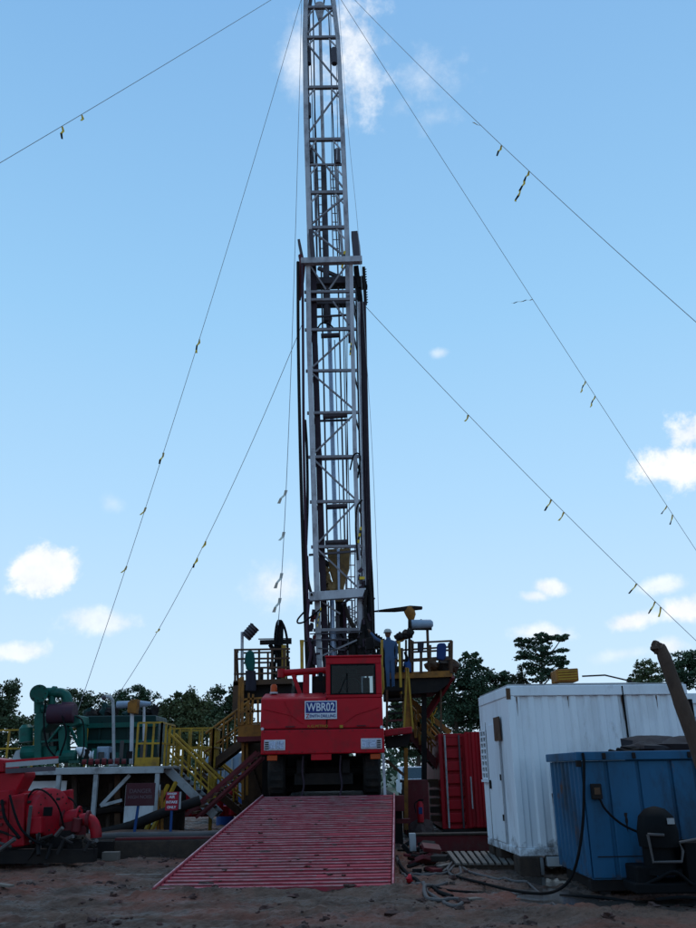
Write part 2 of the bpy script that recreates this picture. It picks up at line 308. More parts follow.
def ground_mat():
    m = bpy.data.materials.new('churned mud'); m.use_nodes = True; t = m.node_tree; b = t.nodes['Principled BSDF']; l = t.links.new
    tcx = t.nodes.new('ShaderNodeTexCoord'); v = tcx.outputs['Object']
    def nse(s,d=6,r=.6):
        n = t.nodes.new('ShaderNodeTexNoise'); n.inputs['Scale'].default_value = s; n.inputs['Detail'].default_value = d; n.inputs['Roughness'].default_value = r; l(v,n.inputs['Vector']); return n.outputs['Fac']
    def mr(f,a,z,o0=0,o1=1):
        r = t.nodes.new('ShaderNodeMapRange'); l(f,r.inputs['Value'])
        for k,x in zip(('From Min','From Max','To Min','To Max'),(a,z,o0,o1)): r.inputs[k].default_value = x
        return r.outputs['Result']
    def mix(f,a,c):
        n = t.nodes.new('ShaderNodeMixRGB'); l(f,n.inputs[0])
        for i,x in ((1,a),(2,c)):
            if isinstance(x,tuple): n.inputs[i].default_value = (*x,1)
            else: l(x,n.inputs[i])
        return n.outputs[0]
    c = mix(mr(nse(1.3),.4,.62),(.098,.060,.045),(.055,.034,.026))
    c = mix(mr(nse(.45,4),.46,.62,0,.85),c,(.150,.052,.036))
    c = mix(mr(nse(9,8,.7),.56,.72,0,.65),c,(.14,.10,.08))
    c = mix(mr(nse(4,6),.56,.68,0,.75),c,(.040,.026,.020))
    c = mix(mr(nse(38,3,.6),.66,.72,0,.8),c,(.15,.12,.105))
    # beyond the yard: short grass and scrub
    sx = t.nodes.new('ShaderNodeSeparateXYZ'); l(v,sx.inputs[0])
    c = mix(mr(sx.outputs['Y'],34,44),c,(.035,.05,.02))
    l(c,b.inputs['Base Color']); l(mr(nse(2.0,5),.4,.6,.9,.38),b.inputs['Roughness']); b.inputs['Specular IOR Level'].default_value = .15
    bp = t.nodes.new('ShaderNodeBump'); bp.inputs['Strength'].default_value = .8; bp.inputs['Distance'].default_value = .03; l(nse(22,8,.7),bp.inputs['Height']); l(bp.outputs[0],b.inputs['Normal'])
    return m
M['mud'] = ground_mat()
struct('ground', g, 'mud', smooth=False)
# standing water in the ruts
mw = bpy.data.materials.new('muddy water'); mw.use_nodes = True; b = mw.node_tree.nodes['Principled BSDF']
b.inputs['Base Color'].default_value = (.06,.045,.038,1); b.inputs['Roughness'].default_value = .14
wn = mw.node_tree.nodes.new('ShaderNodeTexNoise'); wn.inputs['Scale'].default_value = 6; wb = mw.node_tree.nodes.new('ShaderNodeBump'); wb.inputs['Strength'].default_value = .08; wb.inputs['Distance'].default_value = .02
mw.node_tree.links.new(wn.outputs['Fac'], wb.inputs['Height']); mw.node_tree.links.new(wb.outputs[0], b.inputs['Normal'])
M['water'] = mw
for pi_,((cx,cy),(rx,ry)) in enumerate(PUD):
    pw = MB(); poly = []
    for k in range(40):
        a = 2*math.pi*k/40; poly.append((cx+rx*1.32*math.cos(a), cy+ry*1.32*math.sin(a)))
    pw.add([(x,y,-.026+pi_*.003) for x,y in poly],[tuple(range(40))]); struct('puddle', pw, 'water')
# loose clods of mud and stones
clod = MB()
for k in range(2200):
    x = rng.uniform(-6.5,6.5); y = 9.8+rng.random()**1.3*10
    if noise.noise(Vector((x*.9,y*.9,4))) < .12 and rng.random() < .9: continue
    if any(((x-cx)/rx)**2+((y-cy)/ry)**2 < 1.6 for (cx,cy),(rx,ry) in PUD): continue
    if -2.9 < x < .7 and y > 13.2: continue
    r = .012+.055*rng.random()**5; clod.blob((x,y,gh(x,y)+r*.1),(r*1.3,r*(.8+rng.random()*.6),r*.8),k,.5,7,5)
o = clod.build('clods','clod'); o['kind'] = 'stuff'; tag(o,'loose clods of brown mud and small stones scattered over the yard','mud')

# ------------------------------------------------------------------ red ribbed ramp
ramp = thing('loading_ramp','long red ribbed steel ramp with worn edges leading up from the mud to the truck','ramp',(-1.16,13.1,0))
B0 = Vector((-1.16,13.05,.05)); B1 = Vector((-.57,20.30,1.07)); W0, W1 = 3.43, 3.04
def rampat(t, s, dz=0): c = B0.lerp(B1,t); return Vector((c.x+s*(W0*(1-t)+W1*t)/2, c.y - s*.0, c.z+dz))
NR = 40
pl = MB(); pl.add([rampat(0,-.98,-.10),rampat(0,.98,-.10),rampat(1,.98,-.10),rampat(1,-.98,-.10),rampat(0,-.98,-.13),rampat(0,.98,-.13),rampat(1,.98,-.13),rampat(1,-.98,-.13)],[(0,1,2,3),(7,6,5,4),(0,4,5,1),(2,6,7,3),(1,5,6,2),(3,7,4,0)])
pl.build('deck_plate','redd',ramp)
up = Vector((0,-.14,.99)); dirr = (B1-B0).normalized()
for k in range(NR):
    t = (k+.5)/NR; z = rng.normal()*.0025; tl = rng.normal()*.002
    a = rampat(t,-.975,z+tl); b = rampat(t,.975,z-tl)
    mb = MB(); q = dirr*.047; h = up*.085
    bow = Vector((0,0,-abs(rng.normal())*.005)); seg = 6; vs = []
    for i in range(seg+1):
        c = a.lerp(b,i/seg)+bow*math.sin(math.pi*i/seg); vs += [c-q-h, c-q, c+q, c+q-h*.6]
    fs = []
    for i in range(seg):
        for j in range(4): fs.append((i*4+j,i*4+(j+1)%4,(i+1)*4+(j+1)%4,(i+1)*4+j))
    fs += [(0,1,2,3),tuple(seg*4+j for j in (3,2,1,0))]
    mb.add(vs, fs); rb = mb.build('rib','ramp',ramp,bevel=.004)
    eb = MB()
    for (s0,s1) in ([(-.975,.975)] if k%3 else [(-.975,.2+.6*rng.random()),]):
        p0 = a.lerp(b,(s0+1)/2)-q+up*.004; p1 = a.lerp(b,(s1+1)/2)-q+up*.004
        pm = p0.lerp(p1,.5)+bow*.9
        eb.beam(p0,pm,.016,.012); eb.beam(pm,p1,.016,.012)
    eb.build('worn_edge','rampw',rb)
for s in (-1,1):
    mb = MB(); a = rampat(0,s*.995,.02); b = rampat(1,s*.995,.02)
    mb.beam(a-Vector((0,0,.10)),b-Vector((0,0,.10)),.035,.21); mb.build('side_rail','ramp',ramp,bevel=.005)
    mb = MB(); mb.beam(a+Vector((0,0,.014)),b+Vector((0,0,.014)),.02,.012); mb.build('worn_edge','rampw',ramp)
mb = MB()
for s in (-.7,0,.7): mb.beam(rampat(.05,s,-.2),rampat(1,s,-.22),.12,.14)
for t in (.55,.8,.98):
    for s in (-.9,.9):
        p = rampat(t,s,-.25); mb.beam(p,(p.x,p.y,-.1),.12)
mb.build('underframe','redd',ramp)
cake = MB()
for k in range(70):
    side = -.52 if rng.random() < .5 else .42
    sx_ = side+rng.normal()*.13 if rng.random() < .7 else rng.uniform(-.95,.95); t_ = rng.random()**1.6
    p = rampat(t_,max(-.96,min(.96,sx_)),.004); r = .015+.035*rng.random()**3; cake.blob(p,(r*1.8,r*1.1,r*.45),k,.5,7,4)
o = cake.build('mud_cake','clod',ramp); o['kind'] = 'stuff'
# steel base the carrier stands on
base = thing('steel_platform','dark steel base platform under the red truck','platform',(-.6,20.4,0))
mb = MB(); mb.b2(-2.3,1.12,20.42,30,.86,1.0); mb.build('deck','dark',base,bevel=.02)
for x in (-2.2,-.6,1.0):
    mb = MB(); mb.b2(x-.12,x+.12,20.45,30,-.1,.855); mb.build('girder','dark',base)
mb = MB(); mb.b2(.96,1.16,20.2,20.41,.72,1.05); mb.build('bracket','redd',base); mb = MB(); mb.b2(.98,1.3,20.44,20.6,.45,.55); mb.build('bracket','redd',base)

# ------------------------------------------------------------------ the red rig carrier
T = thing('rig_truck','big red drilling rig truck with offset cab standing at the top of the ramp','truck',(-.7,20.5,1.0))
X0, X1, Y0 = -2.17, .76, 20.5
mb = MB(); mb.prismx([(Y0,1.98),(Y0,2.53),(Y0+.9,2.53),(Y0+.9,2.1),(Y0+.12,1.98)],X0,X1); mb.build('bumper','red',T,bevel=.025)
nose = MB(); nose.prismx([(Y0+.03,2.55),(Y0+.05,3.24),(Y0+.12,3.29),(Y0+.95,3.45),(Y0+2.0,3.45),(Y0+2.0,2.55)],X0-.02,-.60); nose.prismx([(Y0+.03,2.55),(Y0+.05,3.245),(Y0+2.0,3.245),(Y0+2.0,2.55)],-.598,X1-.02)
nose = nose.build('bonnet','red',T,bevel=.025)
mb = MB(); mb.b2(X0+.02,X1-.02,Y0+.05,Y0+.08,2.525,2.552); mb.build('seam','dark',T)
# embossed creases of the bonnet
for pts in ([(-2.1,2.98),(-1.45,2.80),(-1.0,2.74)],[(-2.1,2.62),(-1.7,2.78),(-1.3,2.88)]):
    pass
for x in (-1.48,.22):
    mb = MB(); mb.box((x,Y0+.015,2.60),(.22,.04,.03)); mb.build('hinge','redd',T)
for x in (X0+.03,X1-.06):
    mb = MB(); mb.cyl((x,Y0-.01,2.56),(x,Y0+.06,2.56),.035,n=12); mb.build('marker_lamp','platew' if x>0 else 'grey',T)
# cab made of posts round a real pane
cab0, cab1, cz0, cz1, cy0, cy1 = -.62, .74, 3.27, 4.21, Y0+.06, Y0+1.7
mb = MB()
mb.b2(cab0,cab1,cy0,cy0+.05,cz0-.02,3.33); mb.b2(cab0,cab1,cy0,cy0+.05,4.05,cz1)
mb.b2(cab0,cab0+.11,cy0,cy0+.05,3.331,4.049); mb.b2(cab1-.15,cab1,cy0,cy0+.05,3.331,4.049)
mb.b2(cab0,cab0+.04,cy0+.051,cy1,cz0-.02,cz1); mb.b2(cab1-.04,cab1,cy0+.051,cy1,cz0-.02,cz1); 
for a_ in ((cab0+.041,-.10,cz0,cz1),(.56,cab1-.041,cz0,cz1),(-.10,.56,cz0,3.48),(-.10,.56,3.92,cz1)): mb.b2(a_[0],a_[1],cy1-.04,cy1,a_[2],a_[3])
cabo = mb.build('cab','red',T,bevel=.015)
mb = MB(); mb.prismz([(cab0-.02,cy0-.03),(cab1+.02,cy0-.03),(cab1+.02,cy1+.02),(cab0-.02,cy1+.02)],cz1+.002,cz1+.05); mb.build('roof','red',cabo,bevel=.02)
mb = MB(); mb.b2(cab0+.09,cab1-.13,cy0+.02,cy0+.028,3.31,4.07); wsn = mb.build('windscreen',None or 'glassc' if 'glassc' in M else 'glassd',cabo)
mb = MB()
for (a,b_,c,d) in ((cab0+.11,cab0+.14,3.331,4.049),(cab1-.18,cab1-.15,3.331,4.049)): mb.b2(a,b_,cy0-.012,cy0+.018,c,d)
mb.b2(cab0+.141,cab1-.181,cy0-.012,cy0+.018,3.331,3.36); mb.b2(cab0+.141,cab1-.181,cy0-.012,cy0+.018,4.02,4.049); mb.build('window_seal','black',cabo)
mb = MB(); mb.b2(-.12,-.09,cy0-.03,cy0-.014,3.37,3.82); mb.beam((-.3,cy0-.02,3.37),(-.1,cy0-.02,3.8),.02); mb.build('wiper','black',cabo)
# seat, driver's wheel and dark lining seen through the windscreen
mb = MB(); mb.b2(cab0+.05,cab1-.05,cy0+.45,cy1-.05,cz0+.01,cz0+.06); mb.build('lining','dark',cabo)
mb = MB(); mb.b2(-.25,.25,cy0+.7,cy0+.82,3.35,3.88); mb.b2(-.14,.14,cy0+.7,cy0+.8,3.885,4.02); mb.build('seat','redd',cabo,bevel=.04)
mb = MB(); mb.tube([(.22*math.cos(t*math.pi/8)+.0,cy0+.42+.05*math.sin(t*math.pi/8),3.55+.2*math.sin(t*math.pi/8)) for t in range(17)],.02,6); mb.build('steering_wheel','greyd',cabo)
mb = MB(); mb.b2(.28,.45,cy0+.3,cy0+.5,3.34,3.75); mb.build('control_box','greyd',cabo,bevel=.02)
# pressed creases, door handle strip and bolts on the red sheet metal
for pts in (((-2.12,3.02),(-1.45,2.86),(-1.16,2.66)),((-1.62,3.2),(-1.50,2.95),(-1.45,2.72)),((.66,3.02),(.1,2.86),(-.2,2.66))):
    for (xa_,za_),(xb_,zb2_) in zip(pts,pts[1:]): mb = MB(); mb.beam((xa_,Y0+.028,za_),(xb_,Y0+.028,zb2_),.022,.022); mb.build('crease','red',T,bevel=.008)
mb = MB(); mb.box((-.61,Y0+.028,2.9),(.012,.012,.66)); mb.build('panel_seam','dark',T)
for x in [X0+.08+.30*k for k in range(10)]:
    for z in (2.03,2.49): mb = MB(); mb.cyl((x,Y0-.012,z),(x,Y0+.01,z),.014,n=8); mb.build('bolt','redd',T)
mb = MB(); mb.tube([(cab0-.06,cy0+.02,3.35),(cab0-.12,cy0-.06,3.6),(cab0-.12,cy0-.06,3.85)],.014,6); mb.box((cab0-.12,cy0-.07,3.75),(.11,.03,.2)); mb.build('mirror','black',cabo)
mb = MB(); mb.tube([(cab1+.015,cy0+.1,3.35),(cab1+.05,cy0+.08,3.45),(cab1+.05,cy0+.08,3.95),(cab1+.015,cy0+.1,4.02)],.012,6); mb.build('grab_rail','yellow',cabo)
# blue number plate board
pb = MB(); pb.b2(-1.13,-.36,Y0-.012,Y0+.045,2.765,3.185); pbo = pb.build('name_board','platew',T)
mb = MB(); mb.b2(-1.105,-.385,Y0-.018,Y0-.0135,2.905,3.163); mb.build('blue_panel','plate',pbo)
text_mesh('WBR02',.262,'platew',T,(-.745,Y0-.024,3.030),'lettering',.003,.0045,.80)
text_mesh('Z',.13,'tred',T,(-1.06,Y0-.019,2.832),'lettering',.003,.002,1.0)
text_mesh('ENITH DRILLING',.098,'plate',T,(-.70,Y0-.019,2.832),'lettering',.003,.001,.86)
text_mesh('R.G.PETRO',.085,'yellow',T,(-.82,Y0+.012,2.60),'lettering',.003,.0,1.2)
mb = MB(); mb.b2(-.30,-.22,Y0-.004,Y0+.045,2.555,2.62); mb.build('badge','yellow',T)
for x0 in (-2.09,.20):
    mb = MB(); mb.b2(x0,x0+.50,Y0-.02,Y0+.03,2.07,2.31); h = mb.build('headlight','grey',T,bevel=.012)
    mb = MB()
    xs_ = (x0+.115,x0+.30) if x0 < 0 else (x0+.03,x0+.20)
    for xx in xs_: mb.b2(xx,xx+.16,Y0-.032,Y0-.021,2.105,2.275)
    mb.build('lens','lens',h,bevel=.01)
    mb = MB(); a = x0+.02 if x0 < 0 else x0+.38
    for q in range(4): mb.b2(a,a+.09,Y0-.028,Y0-.021,2.10+q*.047,2.125+q*.047)
    mb.build('grille','dark',h)
for x0 in (-2.02,.42):
    mb = MB(); mb.b2(x0,x0+.24,Y0+.05,Y0+.10,1.845,1.965); mb.build('turn_signal','amber',T,bevel=.01)
mb = MB(); mb.b2(-.98,-.50,Y0+.02,Y0+.35,1.84,1.975); mb.build('tow_block','red',T,bevel=.01)
mb = MB(); mb.beam((.72,Y0+.02,1.97),(.74,Y0+.02,1.05),.06); mb.build('bumper_pole','grey',T)
for x in (-1.17,-.28):
    mb = MB(); mb.tube(catm([(x,Y0+.12,1.95),(x-.02,Y0+.15,1.6),(x+.02,Y0+.1,1.3),(x-.03,Y0+.05,1.06)]),.022); mb.build('hanging_hose','leaddark',T,smooth=True)
def wheel(x, y, r=.60, w=.42):
    mb = MB(); prof = [(-w/2,r*.62),(-w/2,r*.90),(-w/2+.05,r*.985),(-w/2+.09,r),(w/2-.09,r),(w/2-.05,r*.985),(w/2,r*.90),(w/2,r*.62)]
    n = 40; vs = []; fs = []
    for k in range(n):
        a = 2*math.pi*k/n
        for i,(dx,rr) in enumerate(prof):
            q = rr-(.022 if (k%2 and 2<i<5) else 0); vs.append((x+dx,y+q*math.cos(a),1.0+r+q*math.sin(a)))
    m_ = len(prof)
    for k in range(n):
        for i in range(m_-1): fs.append((k*m_+i,((k+1)%n)*m_+i,((k+1)%n)*m_+i+1,k*m_+i+1))
    mb.add(vs,fs); t_ = mb.build('tyre','tyre',T)
    mb = MB(); mb.cyl((x-w*.35,y,1.0+r),(x+w*.35,y,1.0+r),r*.62,n=24); mb.cyl((x-w*.48,y,1.0+r),(x+w*.48,y,1.0+r),.16,n=14); mb.build('rim','dark',t_)
for y in (21.6,23.4,27.4,29.0):
    for x in (-1.84,.46): wheel(x,y)
mb = MB()
for x in (-1.25,-.16): mb.b2(x-.09,x+.09,Y0+.4,30,1.55,1.85)
for y in (21.6,23.4,27.4,29): mb.cyl((-1.75,y,1.6),(.4,y,1.6),.11)
mb.b2(-1.4,0,21,21.5,1.3,1.55); mb.b2(-2.1,.7,22.3,22.6,1.12,1.95); mb.build('chassis','dark',T)
mb = MB(); mb.b2(-2.1,-.1,22.7,27.5,1.9,3.0); mb.b2(-.9,.6,22.6,24.5,3.0,3.5); mb.b2(.1,.7,24.6,29.5,1.9,2.9); mb.b2(-2.05,-1.3,24.5,26.5,3.0,3.5); mb.build('engine_deck','dark',T,bevel=.03)
# red roll frame and pipes left of the cab
fy = Y0+1.15
mb = MB(); mb.tube([(-1.72,fy,3.98),(-.62,fy,4.03)],.085,10); mb.tube([(-1.80,fy,3.87),(-1.80,fy,4.08)],.10,10); mb.build('roll_bar','red',T,smooth=True)
for a_,b_,w_ in (((-1.50,fy,3.95),(-1.30,fy,3.42),.12),((-1.16,fy,3.98),(-1.16,fy,3.42),.16),((-.98,fy+.4,3.98),(-.98,fy+.4,3.42),.10)):
    mb = MB(); mb.beam(a_,b_,w_,.10); mb.build('roll_post','red',T)
mb = MB(); mb.b2(-1.02,-.66,fy+.1,fy+.6,3.46,3.90); mb.b2(-1.5,-1.2,fy+.5,fy+.9,3.46,3.8); mb.build('air_filter','dark',T,bevel=.02)
mb = MB(); mb.cyl((-1.95,Y0+.75,3.43),(-1.95,Y0+.75,3.47),.10,n=16); bc = mb.build('beacon_base','grey',T)
mb = MB(); mb.tube([(-1.95,Y0+.75,3.472),(-1.95,Y0+.75,3.62),(-1.95,Y0+.75,3.66)],[.085,.082,.05],16); mb.build('beacon','amber',T,smooth=True)
mb = MB(); mb.tube([(-1.31,22.40,4.08),(-1.32,22.40,4.71),(-1.32,22.40,4.92)],[.045,.045,.06],10); mb.build('exhaust_stack','yellow',T,smooth=True)

# ------------------------------------------------------------------ mast
MT = thing('drilling_mast','tall grey lattice drilling mast rising out of the top of the picture','mast',(-.3,28,1.9))
YL, YU, DL, DU = 28.0, 28.35, 1.7, 1.0
LLp = [Vector(p) for p in ((-0.98,28.00,3.79),(-1.07,28.00,5.08),(-1.17,28.00,8.51),(-1.29,28.00,12.64),(-1.43,28.00,17.21),(-1.48,28.00,20.76))]
RLp = [Vector(p) for p in ((0.37,28.00,3.77),(0.37,28.00,5.06),(0.31,28.00,8.48),(0.26,28.00,12.61),(0.25,28.00,17.18),(0.25,28.00,20.72))]
LUp = [Vector(p) for p in ((-1.33,28.35,17.85),(-1.44,28.35,22.55),(-1.60,28.35,28.31),(-1.67,28.35,32.95),(-1.63,28.35,35.43),(-1.39,28.35,37.76))]
RUp = [Vector(p) for p in ((0.12,28.35,17.82),(0.09,28.35,22.52),(-0.03,28.35,28.28),(-0.15,28.35,32.92),(-0.34,28.35,35.40),(-0.58,28.35,37.74))]
def atz(pl, z):
    for a,b in zip(pl,pl[1:]):
        if a.z <= z <= b.z: return a.lerp(b,(z-a.z)/(b.z-a.z))
    return pl[0] if z < pl[0].z else pl[-1]
RS = Vector((.20,0,0))     # the mast is turned slightly, so the rear legs show beside the front ones
def leg(pl, w, dy, m, name='leg'):
    RS = Vector((.20 if pl in (LLp,RLp) else .05,0,0))
    for a,b in zip(pl,pl[1:]): pass
    mb = MB()
    for a,b in zip(pl,pl[1:]):
        o_ = Vector((0,dy,0))+(RS if dy else Vector((0,0,0))); mb.beam(a+o_,b+o_,w,w,up=(0,1,0))
    return mb.build(name,m,MT,bevel=.012)
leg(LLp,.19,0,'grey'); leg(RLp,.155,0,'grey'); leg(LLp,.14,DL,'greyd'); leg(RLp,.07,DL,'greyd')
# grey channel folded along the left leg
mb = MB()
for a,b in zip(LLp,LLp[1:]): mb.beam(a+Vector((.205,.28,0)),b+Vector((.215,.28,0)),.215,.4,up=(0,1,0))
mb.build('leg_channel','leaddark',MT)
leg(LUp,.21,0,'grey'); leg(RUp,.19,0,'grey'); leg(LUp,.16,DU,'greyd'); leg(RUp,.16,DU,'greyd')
def zz(py_pts): return py_pts
gL = [(-0.61,28.00,19.34),(-0.61,28.00,18.98),(-0.62,28.00,17.64),(-0.63,28.00,15.86),(-0.64,28.00,14.11),(-0.65,28.00,12.35),(-0.67,28.00,10.63),(-0.68,28.00,8.97),(-0.70,28.00,6.07)]
gL = [p[2] for p in gL]
gU = [p[2] for p in ((-0.50,28.35,34.90),(-0.52,28.35,33.05),(-0.54,28.35,30.10),(-0.56,28.35,27.19),(-0.57,28.35,25.85),(-0.58,28.35,24.40),(-0.59,28.35,22.63))]
def girt(z, LP, RP, d, w, m='grey', ext=0, bolt=True):
    a, b = atz(LP,z), atz(RP,z); e = Vector((ext,0,0)); y = Vector((0,-.02,0))
    mb = MB(); mb.beam(a-e+y+Vector((-.10,0,0)),b+e+y+Vector((.10,0,.0)),w,w); mb.build('girt','silver',MT,bevel=.008)
    k = Vector((0,d,0)); RS = Vector((.20 if LP is LLp else .05,0,0))
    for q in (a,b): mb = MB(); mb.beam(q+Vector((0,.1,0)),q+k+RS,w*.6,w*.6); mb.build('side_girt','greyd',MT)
for z in gL: girt(z,LLp,RLp,DL,.105,ext=.06)
for z in gU: girt(z,LUp,RUp,DU,.14 if z != gU[4] else .09)
def brace(p, q, w=.078, m='grey', dy=-.03):
    mb = MB(); d = Vector((0,dy,0)); mb.beam(Vector(p)+d,Vector(q)+d,w,w*.7); mb.build('brace','silver',MT)
for p,q in (((-1.40,28.00,20.57),(-0.76,28.00,19.44)),((0.04,28.00,20.54),(-0.64,28.00,19.44)),((-0.49,28.00,18.89),(0.12,28.00,17.84)),((0.16,28.00,17.49),(-1.35,28.00,15.96)),((-1.35,28.00,15.79),(0.26,28.00,14.22)),((0.25,28.00,14.02),(-1.28,28.00,12.44)),
            ((-1.28,28.00,12.29),(0.23,28.00,10.72)),((0.23,28.00,10.54),(-1.13,28.00,9.08)),((-1.13,28.00,8.90),(0.28,28.00,7.50)),((0.21,28.00,5.72),(-0.97,28.00,5.21)),((-0.97,28.00,7.03),(-0.35,28.00,6.61))): brace(p,q)
for p,q in (((-0.37,28.35,34.77),(-1.57,28.35,33.31)),((-1.57,28.35,32.71),(-0.18,28.35,30.43)),((-0.14,28.35,29.86),(-1.47,28.35,27.59)),((-1.43,28.35,26.94),(-0.03,28.35,24.64)),((0.01,28.35,24.13),(-1.38,28.35,22.80)),((-1.34,28.35,22.50),(0.05,28.35,21.16))): brace(p,q,.085,'grey')
# knee braces
for z in gU:
    a,b = atz(LUp,z),atz(RUp,z)
    for q,s in ((a,1),(b,-1)): mb = MB(); mb.beam(q+Vector((s*.42,-.02,-.05)),q+Vector((s*.08,-.02,-.55)),.06,.05); mb.build('knee_brace','grey',MT)
# big cross beams of the lower section
mb = MB(); mb.beam((-1.75,27.85,20.66),(0.69,27.85,20.71),.24,.26); mb.build('guide_beam','grey',MT,bevel=.01)
mb = MB(); mb.beam((-1.40,27.80,7.17),(0.55,27.80,7.28),.22,.30); mb.build('guide_beam','grey',MT,bevel=.01)
mb = MB(); mb.beam((-1.44,28.90,20.31),(0.61,28.90,20.37),.5,.30); mb.beam((-1.28,29.00,19.42),(0.27,29.00,19.44),.35,.22); mb.beam((-1.11,28.90,21.07),(0.20,28.90,20.38),.14); mb.build('crown_guide','greyd',MT,bevel=.01)
for y in (0,): pass
for p,q in (((-1.30,28.60,18.58),(0.17,28.60,18.65)),((-1.12,28.90,18.20),(0.25,28.90,18.23)),((-1.32,28.90,12.59),(0.34,28.90,12.64)),((-1.21,29.00,14.23),(0.10,29.00,14.25)),((-1.42,28.00,8.69),(0.37,28.00,8.81)),((-1.61,27.90,7.09),(-1.03,27.90,7.08)),((-1.32,28.30,5.76),(0.38,28.30,5.80)),((-1.25,28.30,5.99),(-0.71,28.30,5.99))): mb = MB(); mb.beam(p,q,.07); mb.build('tie_bar','greyd',MT)

# dark rollers
for p,q in (((-0.99,28.70,17.77),(-0.24,28.70,17.80)),((-0.93,28.70,14.26),(-0.01,28.70,14.33)),((-0.79,28.70,10.66),(-0.06,28.70,10.69)),((-0.87,28.70,9.30),(-0.08,28.70,9.33))):
    mb = MB(); mb.cyl(p,q,.10,n=12); mb.build('roller','greyd',MT,smooth=True)
# hydraulic lift ram up the centre
mb = MB(); mb.tube([(-0.43,29.20,7.33),(-0.49,29.20,9.24),(-0.57,29.20,12.89),(-0.65,29.20,17.41),(-0.71,29.20,20.20)],.085,12); mb.build('lift_ram','chrome',MT,smooth=True)
mb = MB(); mb.tube([(-0.76,29.00,18.58),(-0.78,28.90,21.36),(-0.86,28.90,26.28)],[.15,.13,.12],12); mb.build('ram_sleeve','greyd',MT,smooth=True)
mb = MB(); mb.tube([(-0.72,29.00,18.21),(-0.68,29.00,18.76)],[.05,.14],12); mb.build('ram_tip','greyd',MT,smooth=True); mb = MB(); mb.tube([(-0.86,28.90,26.28),(-0.94,28.90,30.54),(-0.99,28.90,34.86)],.075,10); mb.tube([(-0.99,28.90,34.79),(-1.00,28.90,35.11),(-1.01,28.90,35.68)],[.10,.16,.26],12); mb.build('lift_ram','grey',MT,smooth=True)
# ladders inside the mast
def ladder(name, a0, a1, b0, b1, n, m='grey', r=.028, parent=None):
    lad = MB(); lad.tube([a0,a1],r,6); lad.tube([b0,b1],r,6); lo = lad.build(name,m,parent or MT)
    for i in range(n):
        t = (i+.5)/n; mb = MB(); mb.tube([lerp(a0,a1,t),lerp(b0,b1,t)],r*.8,5); mb.build('rung',m,lo)
ladder('ladder',(-1.04,29.10,21.50),(-1.18,29.10,26.40),(-0.79,29.10,21.50),(-0.93,29.10,26.40),11)
ladder('ladder',(-0.47,29.10,21.49),(-0.58,29.10,26.39),(-0.20,29.10,21.48),(-0.37,29.10,26.38),11)
ladder('ladder',(-0.18,29.20,4.94),(-0.12,29.20,9.24),(0.13,29.20,4.94),(0.21,29.20,9.23),10)
mb = MB(); mb.tube([(-1.17,29.40,21.71),(-1.30,29.40,26.77)],.035); mb.tube([(-0.08,29.40,21.69),(-0.32,29.40,26.75)],.06); mb.tube([(-1.05,29.60,21.84),(-1.22,29.60,26.94)],.03); mb.build('guide_rail','grey',MT)
# boxes and side plates
for (p,q) in (((-0.33,28.30,31.44),(-0.34,28.30,32.33)),((-1.51,28.60,31.78),(-1.54,28.60,32.68)),((-0.23,28.30,25.86),(-0.25,28.30,26.60)),((-1.41,28.60,26.14),(-1.44,28.60,26.95)),((-1.51,28.60,28.71),(-1.52,28.60,29.45))):
    mb = MB(); mb.tube([p,q],.13,10); mb.build('cylinder_box','greyd',MT,smooth=True)
mb = MB(); mb.tube([(-0.27,28.20,25.98),(-0.26,28.20,26.62)],.03); mb.build('bracket','grey',MT)
for (p,q,w) in (((0.49,28.20,20.86),(0.41,28.20,22.21),.26),((-1.27,28.20,20.89),(-1.37,28.20,22.34),.18),((-1.69,28.20,20.90),(-1.86,28.20,21.86),.10)):
    mb = MB(); mb.beam(p,q,w,.4,up=(0,1,0)); mb.build('side_plate','greyd' ,MT)
mb = MB(); mb.tube([(0.63,28.30,20.83),(0.59,28.30,21.69),(0.52,28.30,22.28)],.05); mb.build('side_pipe','grey',MT)
# saw-tooth racking board on the right
mb = MB(); mb.beam((0.45,28.40,20.71),(0.61,28.40,18.84),.20,.35,up=(0,1,0)); mb.beam((0.75,28.10,20.50),(0.79,28.10,18.83),.12,.2,up=(0,1,0))
for i in range(14): mb.beam(lerp((0.76,28.10,20.41),(0.81,28.10,18.88),i/13),lerp((0.86,28.10,20.45),(0.89,28.10,18.92),i/13),.03)
mb.beam((0.47,28.30,19.89),(0.84,28.30,19.97),.25,.5); mb.build('racking_board','dark',MT)
mb = MB(); mb.tube([(-1.81,28.00,19.00),(-1.76,28.00,19.83),(-1.70,28.00,20.76),(-1.80,28.00,21.09)],[.05,.13,.13,.08],10); mb.build('hose_saddle','redd',MT,smooth=True)
# hoses and cable bundles down both sides
def run(name, pts, r, m, n=8):
    mb = MB(); mb.tube(catm(pts,4),r,n); return mb.build(name,m,MT,smooth=True)
run('side_hose',[(-1.87,27.80,20.63),(-1.83,27.80,16.89),(-1.73,27.80,12.57),(-1.60,27.80,8.47),(-1.46,27.80,4.80)],.06,'dark')
run('side_hose',[(-1.69,27.80,20.62),(-1.65,27.80,16.89),(-1.60,27.80,12.57),(-1.50,27.80,8.46),(-1.40,27.80,4.80)],.05,'purple')
run('side_hose',[(-1.57,28.00,13.84),(-1.50,28.00,12.64),(-1.47,28.00,10.71),(-1.52,28.00,9.05)],.05,'dark')
run('side_hose',[(-1.48,27.90,8.63),(-1.44,27.90,7.78),(-1.30,27.70,7.18)],.05,'dark')
run('side_hose',[(0.49,28.00,18.87),(0.50,28.00,12.61),(0.47,28.00,8.48),(0.46,28.00,4.80)],0.028,'grey')
